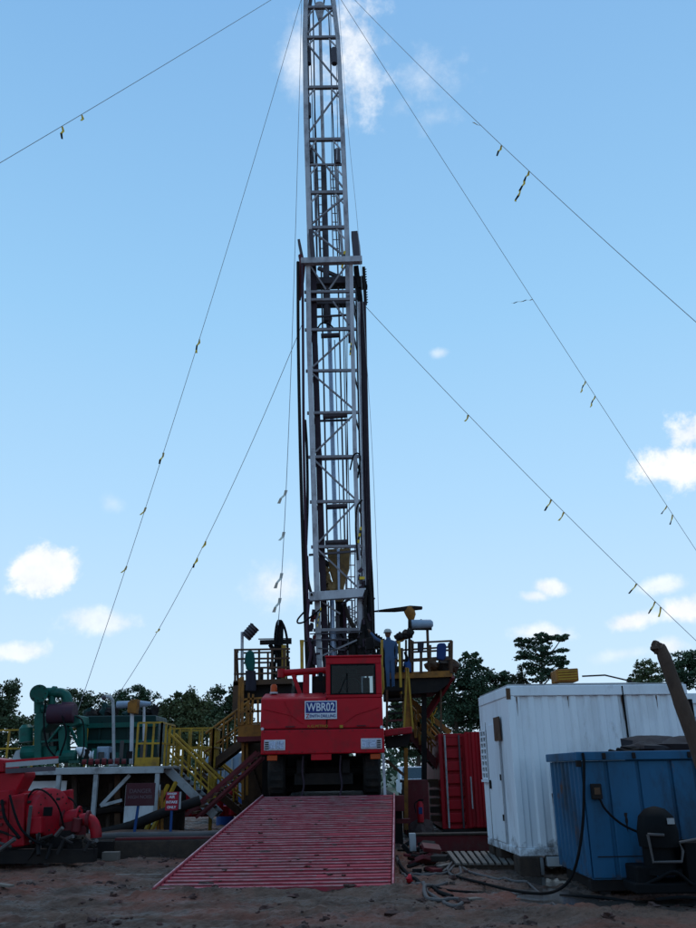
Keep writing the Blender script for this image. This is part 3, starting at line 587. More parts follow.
run('side_hose',[(0.63,28.10,18.93),(0.60,28.10,12.65),(0.61,28.10,8.50),(0.63,28.10,4.81)],0.05,'leaddark')
run('side_hose',[(0.70,28.20,18.99),(0.67,28.20,12.68),(0.69,28.20,8.53),(0.70,28.20,4.82)],0.03,'leaddark')
run('side_hose',[(0.75,28.00,18.86),(0.72,28.00,12.61),(0.73,28.00,8.48),(0.76,28.00,4.79)],0.06,'leaddark')
run('side_hose',[(0.55,28.10,18.93),(0.52,28.10,12.65),(0.54,28.10,8.50),(0.53,28.10,4.81)],0.03,'grey')
run('side_hose',[(0.44,28.20,18.99),(0.43,28.20,12.69),(0.42,28.20,8.53),(0.45,28.20,4.82)],0.022,'leaddark')

run('side_hose',[(0.55,27.70,7.36),(0.50,27.70,6.68),(0.64,27.60,5.66),(0.49,27.60,4.85)],.055,'dark')
run('side_hose',[(0.66,27.80,7.73),(0.71,27.80,7.03),(0.71,27.70,5.67)],.05,'dark')
run('side_hose',[(0.55,27.80,7.55),(0.64,27.80,6.86),(0.52,27.70,6.17),(0.66,27.60,5.33),(0.55,27.70,4.76)],.05,'black')
run('side_hose',[(0.75,28.00,8.48),(0.78,27.90,7.05),(0.78,27.90,5.70),(0.82,27.90,4.78)],.045,'dark')
run('side_hose',[(-1.40,27.70,7.05),(-1.46,27.60,6.02),(-1.32,27.60,5.36),(-1.42,27.60,4.78)],.05,'purple')
run('side_hose',[(-1.30,27.90,5.73),(-1.37,27.80,5.32),(-1.27,27.80,4.80)],.10,'dark')
run('loop_hose',[(-1.56,27.60,6.62),(-1.76,27.60,6.39),(-1.76,27.60,6.26),(-1.56,27.60,6.29),(-1.29,27.60,6.49),(-0.95,27.60,6.75)],.03,'black')
run('loop_hose',[(0.07,27.90,11.80),(0.22,27.80,12.34),(0.44,27.80,12.30),(0.35,27.90,11.49)],.03,'black')
run('loop_hose',[(0.48,27.80,10.62),(0.29,27.80,10.32),(0.24,27.80,9.51),(0.29,27.80,8.43)],.035,'dark')
run('loop_hose',[(-1.12,28.00,17.69),(-0.92,27.90,17.89),(-0.61,27.90,17.80),(-0.46,28.00,17.68)],.03,'black')
# yellow and black marker tape on the legs
def tape(pts, w=.05):
    for i,(a,b) in enumerate(zip(pts,pts[1:])):
        mb = MB(); mb.beam(a,b,w,.03); mb.build('marker_tape','tape_y' if i%2==0 else 'tape_k',MT)
tape([lerp((0.19,27.80,16.94),(0.14,27.80,16.42),t/5) for t in range(6)])
tape([lerp((0.01,27.90,21.18),(-0.12,27.90,20.38),t/5) for t in range(6)],.08)
tape([lerp((0.42,27.80,9.62),(0.31,27.80,9.04),t/5) for t in range(6)],.07)
tape([lerp((-0.99,27.60,6.75),(-1.12,27.60,6.12),t/7) for t in range(8)],.11)
mb = MB(); mb.box((0.42,27.60,7.75),(.18,.05,.09)); mb.build('marker_tape','tape_y',MT)
# lamps, tools and pipework at the foot of the mast
mb = MB(); mb.tube([(-0.62,28.40,4.86),(-0.62,28.40,6.14)],.13,12); mb.tube([(-0.62,28.40,6.10),(-0.63,28.40,7.17)],.08,12); mb.build('stand_pipe','chrome',MT,smooth=True)
mb = MB(); mb.tube([(-0.13,28.90,4.91),(-0.13,28.90,5.86)],.11,10); mb.build('stand_pipe','grey',MT,smooth=True)
mb = MB(); mb.tube([(0.09,28.20,4.83),(0.10,28.20,5.35),(0.04,28.20,5.82)],[.16,.19,.10],10); mb.tube([(0.43,28.00,4.99),(0.44,28.00,5.55),(0.50,28.00,6.39)],[.2,.25,.15],8); mb.blob((0.11,28.30,5.90),.2,3,.3); mb.build('hoist_motor','dark',MT)
mb = MB(); mb.tube([(-0.22,28.50,7.12),(-0.05,28.40,6.54),(0.18,28.30,6.04),(0.35,28.30,5.87)],[.05,.07,.09,.05],8); mb.build('tong_arm','wood',MT,smooth=True)
mb = MB()
for k in range(60):
    p = Vector(lerp(lerp((-1.00,28.90,7.13),(0.49,28.80,7.09),rng.random()),(-0.21,28.80,5.00),rng.random()**.7))+Vector((rng.normal()*.25,rng.normal()*.3,rng.normal()*.35)); mb = MB(); mb.tube([p,p+Vector((rng.normal()*.3,0,rng.normal()*.4))],.02+.03*rng.random(),5); mb.build('tool','greyd' if k%2 else 'dark',MT)
for p,q,r_c,m_ in (((-0.86,28.60,4.89),(-0.87,28.60,6.17),.10,'grey'),((-0.04,28.70,4.88),(-0.04,28.70,7.01),.045,'grey'),((0.06,28.60,4.87),(0.07,28.60,7.20),.03,'grey'),((0.24,28.50,5.29),(0.27,28.50,8.61),.03,'grey'),((-0.75,28.60,6.24),(-0.76,28.60,7.14),.02,'greyd'),((-0.50,28.70,5.16),(-0.49,28.70,7.16),.03,'leaddark'),((-0.34,28.20,4.83),(-0.37,28.20,5.76),.07,'leaddark'),((-1.19,27.70,4.88),(-1.26,27.70,5.54),.06,'leaddark')):
    mb = MB(); mb.tube([p,q],r_c,8); mb.build('stand_pipe' if r_c > .05 else 'guide_line',m_,MT,smooth=True)
for k in range(9):
    a_, b_ = lerp((-0.18,28.90,7.05),(-0.18,28.90,5.04),k/9), lerp((0.24,28.90,7.04),(0.24,28.90,5.04),(k+1)/9); c_, d_ = lerp((0.24,28.90,7.04),(0.24,28.90,5.04),k/9), lerp((-0.18,28.90,7.05),(-0.18,28.90,5.04),(k+1)/9)
    for u_,v_ in ((a_,b_),(c_,d_)): mb = MB(); mb.beam(u_,v_,.028); mb.build('lacing','grey',MT)
for p,q in (((-1.37,27.80,5.92),(0.38,27.80,5.96)),((-1.33,27.80,5.72),(-0.19,27.80,5.73)),((-1.69,27.70,5.68),(-1.29,27.70,5.67)),((-1.10,27.90,5.46),(-0.20,27.90,5.38)),((-1.39,27.60,6.99),(0.47,27.60,7.10))): mb = MB(); mb.beam(p,q,.035); mb.build('thin_bar','greyd',MT)
for k in range(26):
    y_ = rng.random(); p = Vector(lerp((-1.30,27.80,7.07),(-1.30,27.80,4.90),y_))+Vector((rng.normal()*.09,rng.normal()*.1,0)); mb = MB(); mb.box(p,(.05+.09*rng.random(),.08,.06+.18*rng.random()),(0,rng.normal()*.3,0)); mb.build('fitting','leaddark' if k%3 else 'redd',MT,bevel=.01)
for k in range(30):
    y_ = rng.random(); p = Vector(lerp((0.39,27.90,8.10),(0.53,27.80,4.87),y_))+Vector((rng.normal()*.13,rng.normal()*.1,0)); mb = MB(); mb.box(p,(.05+.12*rng.random(),.08,.06+.22*rng.random()),(0,rng.normal()*.4,0)); mb.build('fitting','leaddark' if k%4 else 'greyd',MT,bevel=.01)
# hoisting block hanging on its lines
TB = thing('travelling_block','rusty brown tapering travelling block hanging on steel lines inside the mast','hoist block',(-0.43,28.85,7.26))
P4 = lambda a,b,c,d: [a,b,c,d]
A = [Vector(p) for p in P4((-0.82,28.60,9.05),(0.02,28.60,9.08),(-0.18,28.60,7.13),(-0.58,28.60,7.14))]
B = [Vector(p) for p in P4((-0.82,28.60,9.05),(0.02,28.60,9.08),(-0.20,28.60,7.99),(-0.67,28.60,7.92))]
q = [Vector((0,0,0)),Vector((0,.45,0))]
tb = [(-0.80,28.60,9.05),(0.02,28.60,9.08),(-0.00,28.60,8.42),(-0.21,28.60,7.74),(-0.25,28.60,7.14),(-0.53,28.60,7.14),(-0.56,28.60,7.74),(-0.75,28.60,8.43)]
mb = MB(); mb.prism([(p[0],p[2]) for p in tb],28.6,29.05); mb.build('block_body','block',TB,bevel=.03)
mb = MB(); mb.prism([(p[0],p[2]) for p in ((-0.44,28.50,9.02),(-0.35,28.50,9.02),(-0.35,28.50,7.26),(-0.42,28.50,7.26))],28.52,28.58); mb.build('face_plate','chrome',TB)
mb = MB()
for (p,r,s) in (((-0.87,28.40,8.20),.17,1),((-0.80,28.40,7.88),.16,2),((-0.70,28.40,7.60),.17,3)): mb.blob(p,(r,r,r*1.3),s,.3)
mb.build('hook','block',TB)
mb = MB(); mb.blob((-0.94,28.50,8.41),(.2,.2,.3),8,.3); mb.tube(catm([(-0.94,28.50,8.41),(-0.84,28.40,7.53),(-0.60,28.50,7.26)]),.07); mb.build('hook_shank','dark',TB)
def line(p,q,r,par=TB,m='greyd'):
    mb = MB(); mb.tube([p,q],r,5); mb.build('hoist_line',m,par)
for p,q,r in (((-0.79,28.80,9.10),(-0.99,28.90,21.46),.035),((-0.16,28.80,9.09),(-0.30,28.90,21.35),.035),((-0.05,28.90,9.12),(-0.12,28.90,21.35),.022),((-0.30,28.90,9.12),(-0.46,28.90,17.69),.02),
   ((-0.11,28.90,7.26),(0.09,28.90,21.34),.018),((0.05,28.80,6.54),(-0.04,28.90,18.14),.018),((-0.28,28.90,21.35),(-0.49,28.90,26.32),.03),((-0.99,28.90,21.36),(-1.28,28.90,30.66),.03),((-1.28,28.90,26.34),(-1.49,28.90,35.44),.02),((-1.15,28.90,21.37),(-1.32,28.90,35.44),.035),
   ((-0.38,28.90,26.32),(-0.59,28.90,35.42),.03),((-0.49,28.90,26.32),(-0.49,28.90,35.42),.018),((-0.20,28.90,21.35),(-0.25,28.90,33.53),.016),((-1.18,29.00,35.55),(-1.47,29.00,38.18),.03),((-0.85,29.00,35.54),(-0.60,29.00,38.16),.04),((-0.89,28.80,6.55),(-0.89,28.80,7.25),.02),
   ((-0.93,28.60,5.15),(-0.93,28.60,7.22),.015),((-0.78,28.60,6.17),(-0.78,28.60,7.21),.015)): line(p,q,r)
# drill string below the block
DS = thing('drill_string','dark drill pipe and swivel hanging under the brown hoist block','drill pipe',(-0.35,28.70,5.16))
mb = MB(); mb.tube([(-0.32,28.80,7.14),(-0.33,28.80,6.68)],.15,12); mb.tube([(-0.40,28.80,6.68),(-0.34,28.80,5.99),(-0.35,28.80,4.90)],[.15,.12,.12],12); mb.build('swivel','dark',DS,smooth=True)
mb = MB(); mb.tube([(-0.20,28.60,6.99),(-0.21,28.60,4.88)],.06,8); mb.build('elevator_link','purple',DS,smooth=True)
mb = MB(); mb.tube([(-0.45,28.60,6.68),(-0.44,28.60,5.48)],.07,8); mb.blob((-0.44,28.60,5.82),.15,5,.3); mb.build('elevator','greyd',DS)

# ------------------------------------------------------------------ guy wires with hanging marker strips
WR = {'a': [[-1.15, 28.2, 37.03], [-24.55, 13.78, 0.3], 0.35], 'b': [[-1.48, 28.2, 37.04], [-12.16, 34.79, 0.3], 1.29], 'c': [[-1.7, 28.6, 18.36], [-18.61, 46.64, 0.3], 4.09], 'e': [[-0.68, 28.2, 36.77], [26.65, 47.03, 0.3], 0.41], 'f': [[-0.53, 28.2, 36.96], [17.95, 16.97, 0.3], 1.2], 'g': [[0.81, 28.2, 18.76], [19.05, 32.78, 0.3], 0.53], 'd': [[-1.81, 28.2, 35.89], [-2.11, 24.0, 5.6], 5.14], 'h': [[-0.12, 28.2, 35.85], [0.82, 24.0, 5.93], 0.0]}
FL = {'a': [[-9.88, 22.82, 23.0, -9.82, 22.82, 22.47], [-9.37, 23.14, 23.82, -9.33, 23.14, 23.5]], 'f': [[5.24, 24.69, 24.49, 4.98, 24.69, 24.59], [5.86, 24.31, 23.18, 5.68, 24.31, 22.73], [6.64, 23.84, 21.59, 6.03, 23.84, 20.26]], 'e': [[9.21, 35.01, 23.2, 8.15, 35.01, 22.99], [11.89, 36.85, 19.59, 11.56, 36.85, 18.94], [12.38, 37.19, 18.93, 12.05, 37.19, 18.29], [16.14, 39.78, 13.94, 15.82, 39.78, 13.52], [16.44, 39.99, 13.54, 16.26, 39.99, 13.02]], 'g': [[4.7, 29.18, 14.47, 4.56, 29.18, 14.18], [7.77, 29.95, 11.22, 7.5, 29.95, 10.78], [8.23, 30.06, 10.74, 8.0, 30.06, 10.39], [10.86, 30.72, 8.07, 10.54, 30.72, 7.7], [11.52, 30.89, 7.41, 11.23, 30.89, 6.96], [11.72, 30.94, 7.21, 11.59, 30.94, 6.83]], 'b': [[-6.32, 31.18, 19.12, -6.45, 31.18, 18.45], [-7.75, 32.07, 14.23, -7.88, 32.07, 13.74], [-8.43, 32.49, 11.97, -8.61, 32.49, 11.63], [-9.15, 32.94, 9.6, -9.33, 32.94, 9.31]], 'c': [[-6.0, 33.19, 10.67, -6.11, 33.19, 10.37], [-6.39, 33.6, 10.07, -6.53, 33.6, 9.65], [-8.26, 35.6, 7.46, -8.38, 35.6, 7.29]], 'd': [[-2.02, 25.22, 10.16, -2.24, 25.22, 9.72], [-2.05, 24.91, 8.67, -2.17, 24.91, 8.38], [-2.07, 24.56, 7.27, -2.25, 24.56, 6.81], [-2.09, 24.32, 6.46, -2.26, 24.32, 6.04]]}
LBW = {'a':'thin steel guy wire crossing the upper left corner of the sky','b':'long guy wire curving from the mast top down to the left trees','c':'lower left guy wire running from the middle of the mast to the ground',
 'd':'near vertical wire with pale ribbons just left of the mast','e':'middle of the three guy wires sloping down to the right','f':'uppermost right guy wire, carrying the longest striped strip','g':'lowest right guy wire starting halfway up the mast','h':'thin slack line hanging just right of the mast'}
for k,(s_,e_,sag) in WR.items():
    S_, E_ = Vector(s_), Vector(e_); root = thing('guy_wire',LBW[k],'guy wire',tuple(E_),'guy wires')
    pts = []
    if k == 'h': pts = catm([(-0.12,28.20,35.85),(0.09,27.60,29.78),(0.29,27.20,25.62),(0.53,26.60,21.22),(0.66,26.00,16.88),(0.79,25.30,12.26),(0.83,24.50,8.25),(0.82,24.00,5.93)],5)
    else:
        for i in range(41):
            t = i/40; p = S_.lerp(E_,t); p.z -= 4*sag*t*(1-t); pts.append(p)
    mb = MB(); mb.tube(pts,(.008 if k in 'h' else .012),5); mb.build('cable','cable',root,smooth=True)
    for (x,y,z,x2,y2,z2) in FL.get(k,[]):
        a, b = Vector((x,y,z)), Vector((x2,y2,z2)); n = max(2,int((b-a).length/.14)); mb = MB(); vs = []; fs = []
        pale = k == 'd'; w = .10 if pale else .085
        for i in range(n+1):
            p = a.lerp(b,i/n)+Vector((.03*math.sin(i*1.9),.05*math.sin(i*2.3),0)); ww = w*(.5+.5*abs(math.sin(i*1.3+x))) ; vs += [p+Vector((-ww/2,0,0)),p+Vector((ww/2,.02,0)),p+Vector((ww/2,.03,0)),p+Vector((-ww/2,.01,0))]
        for i in range(n):
            for j in range(4): fs.append((i*4+j,i*4+(j+1)%4,(i+1)*4+(j+1)%4,(i+1)*4+j))
        mb.add(vs,fs); o = mb.build('marker_strip','tape_w' if pale else 'tape_y',root)
        if not pale:
            o.data.materials.append(M['tape_k'])
            for pi,pp in enumerate(o.data.polygons): pp.material_index = 1 if (pi//4)%3 == 2 else 0

# ================================================================== things on and around the rig
def rail(root, P0, P1, z0, h, m, nposts=4, rails=(1.,.66,.33), r=.028, name='rail'):
    P0 = Vector((P0[0],P0[1],z0)); P1 = Vector((P1[0],P1[1],z0)); up_ = Vector((0,0,h))
    for k in range(nposts):
        p = P0.lerp(P1,k/(nposts-1)); mb = MB(); mb.beam(p,p+up_,r*2,r*2); mb.build('post',m,root)
    for q in rails:
        mb = MB(); mb.beam(P0+up_*q,P1+up_*q,r*1.8,r*1.8); mb.build(name,m,root)
def stairs(root, top, bot, width, n, ms, mt, mr_=None, hr=.95, posts=4, lean=(0,1,0)):
    top, bot = Vector(top), Vector(bot); wv = Vector(lean)*width
    for s_ in (0,1):
        mb = MB(); mb.beam(top+wv*s_,bot+wv*s_,.05,.20); mb.build('stringer',ms,root)
        if mr_:
            u = Vector((0,0,hr)); v = Vector((0,0,hr*.5))
            mb = MB(); mb.tube([top+wv*s_+u,bot+wv*s_+u],.035,6); mb.build('handrail',mr_,root)
            mb = MB(); mb.tube([top+wv*s_+v,bot+wv*s_+v],.025,6); mb.build('mid_rail',mr_,root)
            for k in range(posts):
                p = top.lerp(bot,(k+.15)/(posts-.3))+wv*s_; mb = MB(); mb.tube([p,p+u],.028,6); mb.build('post',mr_,root)
    for k in range(n):
        p = top.lerp(bot,(k+.5)/n)+wv*.5; mb = MB(); mb.box(p,(.24,width-.06,.04) if abs(lean[1])>.5 else (width-.06,.24,.04)); mb.build('tread',mt,root)

# ---- left working platform beside the mast
LP = thing('work_platform','rusty platform with tall rail frame left of the mast foot, above the yellow basket','platform',(-2.54,24.00,3.78))
YL_ = 24.0
mb = MB(); mb.prism([(p[0],p[2]) for p in ((-3.34,24.00,4.04),(-1.69,24.00,4.07),(-1.69,24.00,3.93),(-3.34,24.00,3.90))],23.9,25.4); mb.build('deck','brown',LP)
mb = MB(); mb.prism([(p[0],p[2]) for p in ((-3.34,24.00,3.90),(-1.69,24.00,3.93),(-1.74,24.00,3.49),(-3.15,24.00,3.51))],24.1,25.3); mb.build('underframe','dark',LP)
def pbeam(p, q, w, name, m, root, h=None):
    mb = MB(); mb.beam(p,q,w,h or w); return mb.build(name,m,root)
for p,q in (((-3.30,23.95,3.98),(-3.33,23.95,4.90)),((-3.24,24.10,3.99),(-3.30,24.10,4.86)),((-2.62,23.95,4.02),(-2.64,23.95,4.89)),((-2.25,23.95,4.01),(-2.27,23.95,4.88)),((-1.91,23.95,4.01),(-1.92,23.95,4.88)),((-3.28,25.30,4.16),(-3.31,25.30,5.02)),((-2.50,25.30,4.15),(-2.52,25.30,5.01))): pbeam(p,q,.06,'post','brown',LP)
for y in (0,1,2,3): pass
for p,q in (((-3.36,23.93,4.90),(-1.75,23.93,4.90)),((-3.35,23.93,4.64),(-1.75,23.93,4.64)),((-3.00,23.93,4.38),(-1.75,23.93,4.39)),((-3.34,23.93,4.22),(-1.74,23.93,4.23)),((-3.31,25.30,4.99),(-1.85,25.30,5.00)),((-3.30,25.30,4.69),(-1.85,25.30,4.70))): pbeam(p,q,.05,'rail','brown',LP)
pbeam((-3.33,23.95,4.90),(-3.43,25.30,5.02),.05,'rail','brown',LP)
mb = MB(); mb.b2(-3.35,-3.1,23.9,24.1,3.05,4.0); mb.build('corner_plate','brown',LP)
# clutter of hoses and machinery behind the rail
mb = MB()
for k in range(16):
    p = Vector((-2.18,25.00,4.38))+Vector((rng.normal()*.22,rng.normal()*.2,rng.normal()*.35)); mb.box(p,(.08+.15*rng.random(),.1,.1+.3*rng.random()),(0,rng.normal()*.3,0))
mb.build('machinery','dark',LP)
# floodlight on the left platform
fl = thing('floodlight','tilted floodlight with a ribbed head on a pole at the left platform corner','floodlight',(-3.11,24.00,3.98))
mb = MB(); mb.tube([(-3.12,24.15,3.80),(-3.17,24.15,5.44)],.045,8); mb.build('pole','grey',fl)
mb = MB(); mb.tube([(-3.14,24.10,5.37),(-2.99,24.05,5.54),(-2.84,24.00,5.64)],.03,6); mb.build('arm','dark',fl)
mb = MB(); mb.tube([(-3.05,24.00,5.26),(-2.78,24.00,5.57)],.155,12); hd = mb.build('head','greyd',fl,smooth=True)
for t in (.15,.35,.55,.75,.95): mb = MB(); p = lerp((-3.05,24.00,5.26),(-2.78,24.00,5.57),t); d = (Vector((-2.78,24.00,5.57))-Vector((-3.05,24.00,5.26))).normalized()*.012; mb.tube([p-d,p+d],.17,12); mb.build('fin','dark',hd)
# two fluorescent lamps bar with hoses on a pole (tee stand)
tee = thing('tee_stand','black tee shaped stand with looped hoses behind the left platform rail','stand',(-2.11,24.60,3.82))
mb = MB(); mb.tube([(-2.11,24.60,3.77),(-2.12,24.60,5.85)],.07,8); mb.build('pole','dark',tee)
mb = MB(); mb.beam((-2.68,24.50,5.18),(-1.75,24.50,5.19),.10,.13); mb.build('crossbar','dark',tee)
mb = MB(); mb.beam((-2.73,24.50,5.28),(-1.75,24.50,5.28),.035,.03); mb.build('top_rail','dark',tee)
for pts in (((-2.20,24.50,4.61),(-2.24,24.50,5.25),(-2.19,24.50,5.72),(-2.10,24.50,5.80),(-1.98,24.50,5.65),(-1.88,24.50,5.24),(-1.85,24.50,4.55)),((-2.24,24.40,4.09),(-2.19,24.40,4.94),(-2.15,24.40,5.58),(-2.03,24.40,5.76),(-2.02,24.40,5.23),(-2.04,24.40,4.65)),((-2.16,24.30,4.93),(-1.98,24.30,4.81),(-1.86,24.30,4.64),(-1.83,24.30,4.18)),((-2.30,24.40,4.03),(-2.28,24.40,4.80),(-2.17,24.40,5.08),(-1.99,24.40,5.05))):
    mb = MB(); mb.tube(catm(pts),.035,6); mb.build('hose','black',tee,smooth=True)
mb = MB(); mb.tube([(-1.93,24.20,3.78),(-1.95,24.20,5.05)],.07,8); mb.build('yellow_pole','yellow',tee)
# coveralls hung on the rail
cv = thing('hanging_coverall','dark green coverall hung over the left platform rail','clothing',(-2.85,23.80,3.71))
mb = MB(); P_ = [(-3.00,23.80,4.79),(-2.88,23.80,4.87),(-2.77,23.80,4.81),(-2.73,23.80,4.53),(-2.75,23.80,4.26),(-2.95,23.80,4.29),(-3.03,23.80,4.54)]
mb.prism([(p[0],p[2]) for p in P_],23.70,23.88); mb.build('jacket','fab_g',cv,bevel=.05)
mb = MB()
for a_,b_ in (((-2.91,23.80,4.29),(-2.90,23.80,3.74)),((-2.80,23.80,4.28),(-2.77,23.80,3.73))): mb = MB(); mb.tube(catm([a_,lerp(a_,b_,.5)+Vector((.01,0,0)),b_]),[.09]*6+[.09]*6+[.08],8); mb.build('trouser_leg','fab_d',cv,smooth=True)
# yellow basket below
YB = thing('yellow_basket','orange yellow railed basket with a red lower edge beside the truck, left','basket',(-2.64,22.30,2.33))
mb = MB(); mb.prism([(p[0],p[2]) for p in ((-2.96,22.30,2.75),(-2.34,22.30,2.77),(-2.33,22.30,2.47),(-2.95,22.30,2.46))],22.3,22.34); mb.build('kick_plate','orange',YB)
mb = MB(); mb.prism([(p[0],p[2]) for p in ((-2.98,22.30,2.46),(-2.31,22.30,2.47),(-2.30,22.30,2.35),(-2.95,22.30,2.33))],22.25,23.6); mb.build('floor','redd',YB)
for x in (0,): pass
for p,q in (((-2.94,22.30,2.75),(-2.95,22.30,3.94)),((-2.85,22.30,2.75),(-2.88,22.30,3.94)),((-2.69,22.30,2.77),(-2.70,22.30,3.55)),((-2.60,22.30,2.77),(-2.59,22.30,3.52)),((-2.44,22.30,2.77),(-2.46,22.30,3.37))): pbeam(p,q,.07 if p[0]<-2.75 else .05,'post','orange',YB)
for p,q in (((-2.96,22.30,3.38),(-2.35,22.30,3.42)),((-2.95,22.30,3.08),(-2.35,22.30,3.09)),((-2.87,22.50,3.96),(-2.97,22.50,3.96)),((-3.07,23.50,2.84),(-2.47,23.50,2.86))): pbeam(p,q,.05,'rail','orange',YB)
pbeam((-2.86,22.60,2.37),(-2.82,22.60,0.94),.07,'leg','orange',YB); pbeam((-2.85,23.40,2.39),(-2.81,23.40,1.03),.07,'leg','orange',YB)
# posts and dark steel under the left side of the rig
ub = thing('substructure','dark boxy steel legs under the left side of the rig floor','steel frame',(-2.69,24.50,0.88))
mb = MB(); mb.b2(-3.05,-2.45,24.2,25.0,0,2.5); mb.build('leg','brown',ub,bevel=.02)
mb = MB(); mb.b2(-2.4,-2.1,23.2,24.6,1.0,2.6); mb.build('box','dark',ub)
mb = MB(); mb.beam((-3.0,24.1,2.2),(-2.3,24.1,.4),.12); mb.build('brace','brown',ub)

# ---- right working platform
RP = thing('work_platform','raised orange platform with a square rail cage right of the mast foot','platform',(2.07,24.00,3.43))
mb = MB(); mb.prism([(p[0],p[2]) for p in ((1.05,24.00,4.19),(2.87,24.00,4.22),(2.86,24.00,4.05),(1.04,24.00,4.02))],23.9,25.7); mb.build('deck','orange',RP)
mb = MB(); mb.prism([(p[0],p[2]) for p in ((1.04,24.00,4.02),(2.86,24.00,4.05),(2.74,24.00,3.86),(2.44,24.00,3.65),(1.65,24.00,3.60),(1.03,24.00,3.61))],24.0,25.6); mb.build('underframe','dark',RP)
for p,q in (((1.70,23.90,4.17),(1.73,23.90,5.10)),((1.75,24.10,4.19),(1.79,24.10,5.10)),((2.84,23.90,4.15),(2.90,23.90,5.05)),((2.83,24.10,4.17),(2.86,24.10,5.02)),((1.98,23.90,4.17),(2.02,23.90,5.01)),((2.38,25.50,4.33),(2.43,25.50,5.17)),((1.24,23.90,4.15),(1.27,23.90,5.02)),((1.54,25.50,4.32),(1.56,25.50,5.09)),((2.69,25.50,4.36),(2.73,25.50,5.16))): pbeam(p,q,.075,'post','brown',RP)
for p,q in (((1.73,23.88,5.01),(2.91,23.88,5.05)),((1.72,23.88,4.75),(2.89,23.88,4.79)),((1.71,23.88,4.50),(2.88,23.88,4.54)),((1.05,23.88,4.51),(1.71,23.88,4.50)),((1.05,23.88,4.34),(1.70,23.88,4.33)),((1.19,25.50,5.01),(3.00,25.50,5.10)),((1.18,25.50,4.71),(2.99,25.50,4.80)),((2.89,23.95,5.03),(2.99,25.50,5.13)),((2.86,23.95,4.52),(2.97,25.50,4.80))): pbeam(p,q,.05,'rail','brown',RP)
pbeam((2.87,24.00,4.08),(2.44,24.60,3.47),.12,'diagonal_strut','redd',RP,.16); pbeam((2.44,24.60,3.47),(2.14,24.80,3.05),.12,'diagonal_strut','redd',RP,.16)
pbeam((2.56,24.30,3.73),(2.49,24.30,2.31),.05,'hanger','brown',RP); pbeam((2.09,24.50,3.69),(1.96,24.50,0.81),.14,'leg','dark',RP)
mb = MB(); mb.tube(catm([(1.54,23.80,4.75),(1.59,23.80,4.52),(1.49,23.80,4.25)]),.04,6); mb.build('hose','black',RP)
# clothes on the cage
cl = one('hanging_jacket',MB().prism([(p[0],p[2]) for p in ((1.91,23.80,5.02),(2.10,23.80,5.02),(2.07,23.80,4.77),(2.00,23.80,4.71),(1.90,23.80,4.74))],23.77,23.84),'fab_d','small dark jacket hung on the front rail of the orange platform','clothing',bevel=.03)
cl = one('hanging_coverall',MB().prism([(p[0],p[2]) for p in ((2.46,23.80,4.93),(2.52,23.80,4.98),(2.70,23.80,4.98),(2.73,23.80,4.90),(2.70,23.80,4.56),(2.61,23.80,4.48),(2.43,23.80,4.54))],23.76,23.86),'fab_n','navy blue coverall hung on the right end of the orange platform cage','clothing',bevel=.04)
dr = thing('tool_pile','dark heap of tools behind the cage of the orange platform','tools',(2.59,24.60,4.26))
mb = MB()
for (x,y,r,s) in ((-.2,0,.22,1),(.12,.05,.26,2),(.35,0,.2,3)):
    c = Vector((2.60,24.60,4.38))+Vector((x,y,.05)); mb = MB(); mb.blob(c,(r,r,r*.9),s,.25); mb.build('bundle','brown' if s-2 else 'dark',dr)
one('blue_bottle',MB().tube([(1.59,23.85,4.19),(1.60,23.85,4.44),(1.61,23.85,4.53),(1.61,23.85,4.58)],[.11,.11,.04,.04],10),'bluep','small blue bottle standing at the foot of the orange platform rail','bottle',smooth=True)
# floodlight above the cage
f2 = thing('floodlight','white tube floodlight on a thin pole above the orange platform cage','floodlight',(2.21,24.20,4.22))
mb = MB(); mb.tube([(2.24,24.20,4.22),(2.24,24.20,4.85),(2.25,24.20,5.65)],.04,6); mb.build('pole','brown',f2)
mb = MB(); mb.tube([(1.71,24.10,5.57),(1.80,24.10,5.57),(2.35,24.10,5.58),(2.41,24.10,5.58)],[.12,.14,.13,.07],12); mb.build('head','tin',f2,smooth=True)
mb = MB(); mb.tube([(1.71,24.10,5.56),(1.77,24.10,5.56)],.16,10); mb.tube([(1.79,24.10,5.44),(2.37,24.10,5.43)],.035,6); mb.tube([(2.04,24.10,5.70),(2.24,24.10,5.64),(2.38,24.10,5.64)],.03,6); mb.build('bracket','dark',f2)
# long thin brown boom with an orange head
bo = thing('swing_boom','flat brown boom with an orange bulb under it, reaching left to the mast','boom',(1.67,24.30,4.24))
mb = MB(); mb.prism([(p[0],p[2]) for p in ((0.67,24.30,6.01),(1.03,24.30,6.06),(1.48,24.30,6.11),(1.77,24.30,6.15),(2.13,24.30,6.12),(2.14,24.30,6.06),(1.77,24.30,6.03),(1.32,24.30,6.00))],24.2,24.45); mb.build('blade','dark',bo,bevel=.01)
mb = MB(); mb.tube([(1.76,24.30,6.12),(1.75,24.30,6.00),(1.79,24.30,5.88),(1.79,24.30,5.77),(1.79,24.30,5.68)],[.12,.165,.15,.10,.06],12); mb.build('head','orange',bo,smooth=True)
mb = MB(); mb.tube([(1.68,24.30,4.21),(1.74,24.30,5.77)],.04,8); mb.build('pole','dark',bo)
